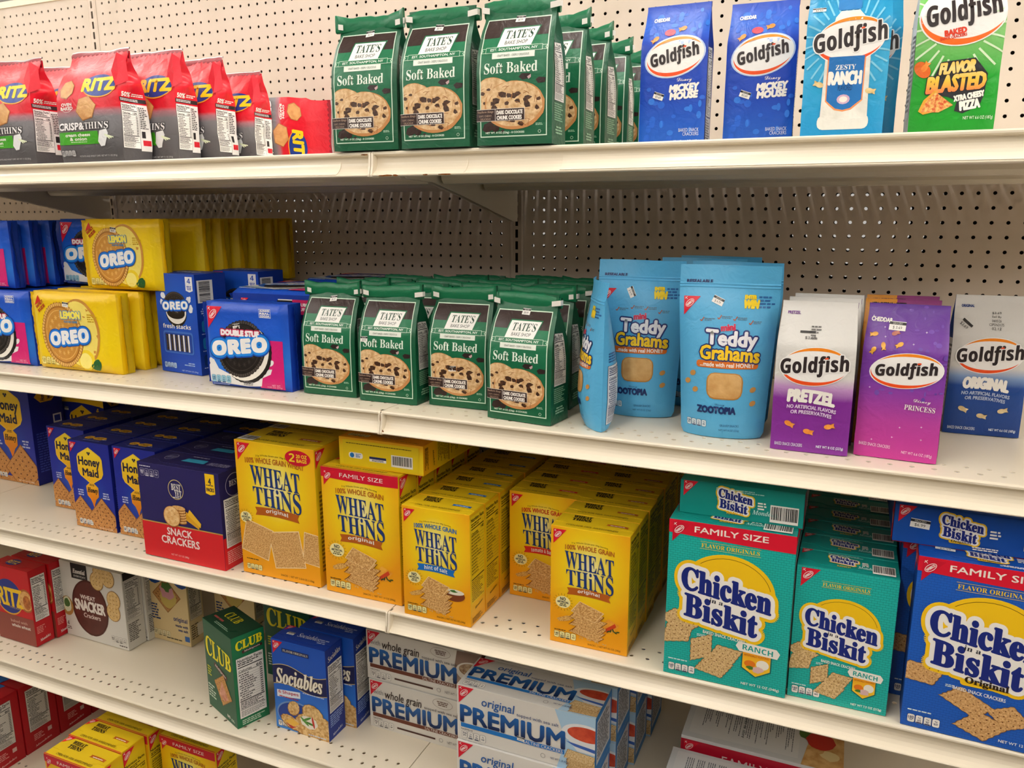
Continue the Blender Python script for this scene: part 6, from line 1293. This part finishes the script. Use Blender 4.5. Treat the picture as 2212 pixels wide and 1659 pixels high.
# --- second shelf
op = oreo_pack('sandwich_cookie_pack', 205, 46, 160, 61); OP = 'cookie pack'; OG = 'blue sandwich cookie packs at the far left'
for k in range(8):
    put(op, -1.116, -.505+.05*k, on(2, -1.1, .0)+.001, ('blue cookie pack with pink panel in the lower layer at the left edge' if k == 0 else 'blue cookie pack of the lower layer at the left edge, %s from the aisle' % ORD[k]), OP, OG)
zl = on(2, -1.1, 0)+.165
ou = oreo_pack('sandwich_cookie_pack', 200, 44, 142, 67)
for k in range(9): put(ou, -1.165, -.494+.0475*k, zl, 'blue cookie pack of the upper layer at the far left, %s from the aisle' % ORD[k].replace('front', 'nearest'), OP, OG)
lp = lemon_pack('sandwich_cookie_pack', 236, 52, 162, 71); lu = lemon_pack('sandwich_cookie_pack', 203, 46, 142, 73); lb = lemon_pack('sandwich_cookie_pack', 203, 46, 142, 79, False)
zlow = max(zs(2, -.9), zs(2, -.65))+.0005
LG = 'yellow lemon sandwich cookie packs'
row(lp, -.888, -.510, .0555, 9, 2, 'yellow lemon sandwich cookie pack in the lower layer, %s behind the aisle-side one', OP, LG, first='yellow lemon sandwich cookie pack in the lower layer facing the aisle', zb=zlow)
zu = zlow+.166
put(lu, -.785, -.451, zu, 'yellow lemon sandwich cookie pack in the upper layer facing the aisle, full front in view', OP, LG)
put(ou, -.936, -.392, zu, 'blue cookie pack on the upper layer, partly covered by the yellow lemon pack', OP, None)
for k in range(6): put(lb, -.785+.003*k, -.338+.0505*k, zu, 'yellow lemon cookie pack in the upper layer, %s of the row of yellow sides' % ['nearest', 'second', 'third', 'fourth', 'fifth', 'hindmost'][k], OP, LG)
fs = fresh('cookie_carton', 122, 74, 201)
put(fs, -.613, -.436, on(2, -.6, .1), 'tall blue carton of stacked sandwich cookies beside the lower yellow packs', 'cookie carton', None, yaw=-7)
put(fs, -.546, -.343, on(2, -.5, .1), 'blue sandwich cookie carton half hidden behind the lying blue packs', 'cookie carton', None, yaw=-2)
od = oreo_pack('sandwich_cookie_pack', 186, 58, 158, 83, '$4.99')
put(od, -.412, -.516, on(2, -.4, .1), 'blue and pink double filled sandwich cookie pack standing upright near the shelf edge', OP, None, yaw=0)
ol = oreo_pack('sandwich_cookie_pack', 196, 57, 166, 89, None, True); zz = on(2, -.4, .1)
for k in range(3): put(ol, -.420+.004*k, -.436, zz+.0605*k, 'blue sandwich cookie pack lying flat, %s of the stack behind the upright one' % ('bottom', 'middle', 'topmost')[k], OP, 'blue packs lying flat in stacks', rx=-90)
for k in range(3): put(ol, -.405+.006*k, -.245, zz+.0625*k, 'blue sandwich cookie pack lying flat, %s of the rear stack near the back panel' % ('bottom', 'middle', 'topmost')[k], OP, 'blue packs lying flat in stacks', rx=-90)
z2 = on(2, 0, .01)
for i, (p, x, y, yw, l) in enumerate(((0, -.203, -.504, 0, 'leftmost of four facing front, beside the blue cookie pack'), (3, -.077, -.514, 0, 'second of four facing front, sticker beside the words'), (4, .049, -.497, 0, 'third of four facing front, sticker on the cookie picture'), (5, .174, -.534, -7, 'rightmost of four facing front, nearest the edge'))):
    put(tt[p], x, y, on(2, x, .11), 'green cookie bag on second shelf, '+l, KB, G2, yaw=yw)
for c, (x, y0, n) in enumerate(((-.190, -.428, 3), (-.068, -.436, 4), (.058, -.420, 4), (.166, -.440, 4), (.2840, -.362, 3))):
    for k in range(n): put(tt[(0, 1, 5)[(c+k) % 3]], x+.006*k, y0+.068*k, on(2, x, .11), 'green cookie bag on second shelf, %s behind the %s' % (('first', 'second', 'third', 'fourth')[k], ('leftmost front bag', 'second front bag', 'third front bag', 'nearest front bag', 'sideways light blue pouch')[c]), KB, G2, yaw=((c*7+k*5) % 5)-2)
bp = bear_pouch('graham_snack_pouch', 137, 62, 244, 91, -62); bq = bear_pouch('graham_snack_pouch', 137, 62, 244, 97, -24); GP = 'snack pouch'; PG = 'light blue graham snack pouches'
b0 = bear_pouch('graham_snack_pouch', 134, 58, 219, 93, -62)
o = put(b0, .30, -.5, on(2, .35, .05), 'light blue graham snack pouch turned sideways, its side seam towards the aisle', GP, PG, yaw=-66); o.location = (.343, -.499, on(2, .35, .05))
put(bp, .319, -.452, on(2, .32, .1), 'light blue graham snack pouch between the sideways pouch and the foremost pouch', GP, PG, yaw=3)
put(bq, .462, -.522, on(2, .46, .1), 'foremost light blue graham snack pouch, whole front in view, beside the pretzel bag', GP, PG, yaw=4)
put(bp, .395, -.350, on(2, .4, .1), 'light blue graham snack pouch seen only through the gap between the two front pouches', GP, PG, yaw=2)
put(bq, .409, -.276, on(2, .35, .1), 'light blue graham snack pouch at the back left of the pouches, only its top showing', GP, PG, yaw=-3)
put(bq, .455, -.42, on(2, .5, .1), 'light blue graham snack pouch at the back right of the pouches, behind the foremost one', GP, PG, yaw=-4)
ga, gb, go, gx = [gf_bag('snack_cracker_bag', k, 98, 50, 201, 101+i) for i, k in enumerate(('pretzel', 'princess', 'original', 'mix'))]
for k, l in enumerate(('white and purple pretzel snack cracker bag, foremost of its file', 'white topped pretzel bag, second of the file behind the purple pretzel bag', 'white topped pretzel bag, hindmost of the pretzel file')): put(ga, .600+.004*k, -.530+.056*k, on(2, .6, .1), l, GB, 'pretzel snack cracker bags')
put(gb, .7055, -.514, on(2, .7, .1), 'violet and pink cheddar snack cracker bag near the right shelf edge', GB, None, yaw=-4)
for k in range(2): put(gx, .703+.002*k, -.452+.058*k, on(2, .7, .1), ('orange and purple', 'orange and purple')[k]+' cheddar pretzel mix bag, %s behind the violet bag' % ('first', 'second')[k], GB, 'orange and purple cracker bags')
put(go, .826, -.338, on(2, .82, .1), 'white and navy snack cracker bag set back at the right end, second shelf', GB, None, yaw=2)
# --- third shelf
BX = 'cracker carton'; hm = honey('graham_cracker_carton', 122, 64, 197); hb = honey('graham_cracker_carton', 172, 90, 262, big=True); hf = honey('graham_cracker_carton', 158, 66, 235, fam=True)
HG = 'blue honey graham cartons'
put(hb, -1.349, -.342, on(3, -1.17, 0), 'large blue graham cracker carton at the left edge of the third shelf', BX, None)
put(hf, -1.207, -.235, on(3, -1.2, .16), 'blue graham cracker carton with yellow family size band, at the back beside the large one', BX, None)
row(hm, -1.003, -.428, .0662, 6, 3, 'blue honey graham carton, %s of the file set back at the left', BX, HG, first='blue honey graham carton facing front, set back left of the other two')
row(hm, -.849, -.493, .0662, 7, 3, 'blue honey graham carton, %s behind the whole-front one', BX, HG, first='blue honey graham carton with its whole front in view')
row(hm, -.7165, -.493, .0662, 7, 3, 'blue honey graham carton, %s of the file next to the snack crackers', BX, HG, first='blue honey graham carton half covered by the navy and red snack cracker carton')
sb = snack_box('snack_cracker_carton', 207, 76, 195)
row(sb, -.580, -.551, .0785, 3, 3, 'navy snack cracker carton, %s of its file, only the top showing', BX, 'navy and red snack cracker cartons', first='navy and red snack cracker carton at the front of the third shelf')
row(hm, -.585, -.310, .0662, 4, 3, 'blue honey graham carton, %s of the dark file behind the snack cracker cartons', BX, HG)
row(hm, -.457, -.302, .0662, 4, 3, 'blue honey graham carton, %s of the dark file behind the large yellow carton', BX, HG)
wb = wheat('wheat_cracker_carton', 179, 84, 262, 'original', big=True); wf = wheat('wheat_cracker_carton', 157, 61, 235, 'family', fam=True); wl = wheat('wheat_cracker_carton', 168, 52, 235, 'family', fam=True)
wh = wheat('wheat_cracker_carton', 126, 55.5, 196, 'hint'); wt_ = wheat('wheat_cracker_carton', 126, 55.5, 196, 'tomato'); wo = wheat('wheat_cracker_carton', 126, 55.5, 196, 'original')
WG = 'yellow wheat cracker cartons'
row(wb, -.339, -.540, .0865, 2, 3, 'large yellow wheat cracker carton, %s in its file', BX, WG, first='largest yellow wheat cracker carton, two bag size, left of the other yellow ones')
row(wf, -.1440, -.544, .0635, 5, 3, 'yellow wheat cracker carton with red band, %s in the family size file', BX, WG, first='yellow wheat cracker carton with red family size band at the front of the third shelf')
put(wl, -.115, -.527, zs(3, 0)+.2368, 'yellow wheat cracker carton lying flat on the family size cartons under the second shelf', BX, None, rx=-90)
row(wh, .0295, -.563, .0580, 8, 3, 'yellow wheat cracker carton, %s behind the blue banner one', BX, WG, first='yellow wheat cracker carton with blue banner facing front')
row(wt_, .1665, -.428, .0580, 7, 3, 'yellow wheat cracker carton, %s behind the red banner one', BX, WG, first='yellow wheat cracker carton with red banner set back in the gap')
row(wo, .2880, -.547, .0580, 9, 3, 'yellow wheat cracker carton, %s in the file right of the red banner one', BX, WG, first='yellow wheat cracker carton with brown banner near the edge, left of the teal cartons')
c1 = chick('chicken_cracker_carton', 172, 60, 242, fam=True, net='12 OZ (340g)'); c2 = chick('chicken_cracker_carton', 127, 57, 199); c3 = chick('chicken_cracker_carton', 172, 60, 241, True, True, net='12 OZ (340g)'); c1l = chick('chicken_cracker_carton', 169, 50, 240, fam=True); c3l = chick('chicken_cracker_carton', 172, 52, 240, True, True)
row(c1, .474, -.564, .0625, 4, 3, 'teal family size cracker carton, %s in its file', BX, 'teal cracker cartons', first='large teal family size cracker carton with red band at the front')
put(c1l, .482, -.536, zs(3, .5)+.2437, 'teal cracker carton lying flat on top of the large teal carton', BX, None, rx=90)
row(c2, .648, -.553, .0605, 7, 3, 'smaller teal cracker carton, %s in its file', BX, 'teal cracker cartons', first='smaller teal cracker carton at the front, between the large teal and the blue one')
put(c3, .792, -.562, on(3, .8, .1), 'large blue family size cracker carton at the lower right edge of the photo', BX, 'blue chicken cracker cartons', yaw=-2)
for k in range(3): put(c3, .779, -.492+.063*k, on(3, .8, .1), 'large blue family size cracker carton, %s behind the front blue one' % ('first', 'second', 'third')[k], BX, 'blue chicken cracker cartons')
put(c3l, .7615, -.527, zs(3, .8)+.2432, 'blue cracker carton lying flat on top of the large blue cartons', BX, None, rx=90)
# --- fourth shelf
rb = ritz_box('round_cracker_carton', 132, 46, 193); z4 = on(4, -.5, .1)
put(rb, -1.1665, -.498, z4, 'red and brown round cracker carton at the left edge of the fourth shelf', BX, 'red round cracker cartons')
put(rb, -1.160, -.449, z4, 'red cracker carton directly behind the red and brown one on the fourth shelf', BX, 'red round cracker cartons')
sn = snacker('wheat_snack_carton', 207, 51, 196)
put(sn, -1.0245, -.4245, z4, 'white wheat snack cracker carton with dark brown seal, front one', BX, 'white wheat snack cartons'); put(sn, -1.0185, -.3715, z4, 'white wheat snack cracker carton hidden behind the brown seal one', BX, 'white wheat snack cartons')
tb = tan_box('tan_cracker_carton', 122, 46, 196)
put(tb, -.8165, -.354, z4, 'tan cracker carton with blue top edge right of the white snack carton', BX, 'tan cracker cartons'); put(tb, -.676, -.288, z4, 'tan cracker carton at the back, behind the corner-on green carton', BX, 'tan cracker cartons')
cl = club('multigrain_cracker_carton', 124, 70, 199)
put(cl, -.490, -.508, z4, 'green multigrain cracker carton turned corner-on to the aisle', BX, 'green cracker cartons', yaw=-21); put(cl, -.452, -.370, z4, 'green cracker carton standing behind the blue carton, partly in view', BX, 'green cracker cartons')
so = sociable('savory_cracker_carton', 129, 54, 196)
put(so, -.310, -.513, z4, 'blue savory cracker carton with assorted shapes, front one', BX, 'blue savory cracker cartons'); put(so, -.2855, -.455, z4, 'blue savory cracker carton behind the front blue one', BX, 'blue savory cracker cartons')
pw = premium('saltine_carton', 252, 92, 106, True); po = premium('saltine_carton', 252, 92, 106)
put(pw, -.1365, -.4365, z4, 'white whole grain saltine carton with brown stripe, lower of its stack', BX, 'whole grain saltine cartons'); put(pw, -.1400, -.4345, z4+.1066, 'white whole grain saltine carton with brown stripe, upper of its stack', BX, 'whole grain saltine cartons')
for k in range(4):
    for j in range(2):
        put(po, (.1105, .120, .131, .140)[k] if k else .1105, -.531+.094*k+(-.004 if j == 0 and k == 0 else 0), z4+.1066*j, ('white and blue original saltine carton, %s of the front stack' % ('lower', 'upper')[j]) if k == 0 else 'white and blue saltine carton, %s of the %s stack from the front' % (('lower', 'upper')[j], ORD[k]), BX, 'original saltine cartons')
# --- bottom shelf
z5 = zs(5, 0)+.0006
rd = red_box('red_cracker_carton', 168, 92, 188)
for k in range(4): put(rd, -1.318, -.581+.0955*k, z5, 'red cracker carton on the bottom shelf, %s of the file at the left edge' % ORD[k].replace('front', 'nearest'), BX, 'red cartons on the bottom shelf')
for k, (x, y) in enumerate(((-.800, -.668), (-.812, -.6055), (-.806, -.543))): pass
for k, (x, y) in enumerate(((-.806, -.6655), (-.812, -.6025), (-.806, -.5395))): put(wf, x, y, z5, 'yellow family size cracker carton on the bottom shelf, %s of the file of three' % ('nearest', 'middle', 'hindmost')[k], BX, 'yellow cartons on the bottom shelf')
put(wf, -.630, -.524, z5, 'yellow family size cracker carton on the bottom shelf, alone right of the file of three', BX, 'yellow cartons on the bottom shelf')
wx = white_box('party_cracker_carton', 264, 57.5, 185); wy = white_box('party_cracker_carton', 264, 47.5, 172)
for k in range(2): put(wx, .474, -.379, z4+.058*k, 'white cracker carton lying flat, %s of the rear pair right of the saltines' % ('lower', 'upper')[k], BX, 'white cartons lying flat', rx=90)
for k in range(2): put(wy, .463, -.561, z4+.048*k, 'white cracker carton lying flat, %s of the front pair right of the saltines' % ('lower', 'upper')[k], BX, 'white cartons lying flat', rx=90)
used = [p.name for p in bpy.data.objects if p.type == 'EMPTY' and p.parent is None and 'label' not in p.keys()]
for nm in used:                         # drop a prototype that no shelf used
    p = bpy.data.objects[nm]
    for c in [q.name for q in p.children_recursive]: bpy.data.objects.remove(bpy.data.objects[c])
    bpy.data.objects.remove(p)
for o in bpy.data.objects:
    for k in ('w', 'd', 'h', 'proto'):
        if k in o: del o[k]
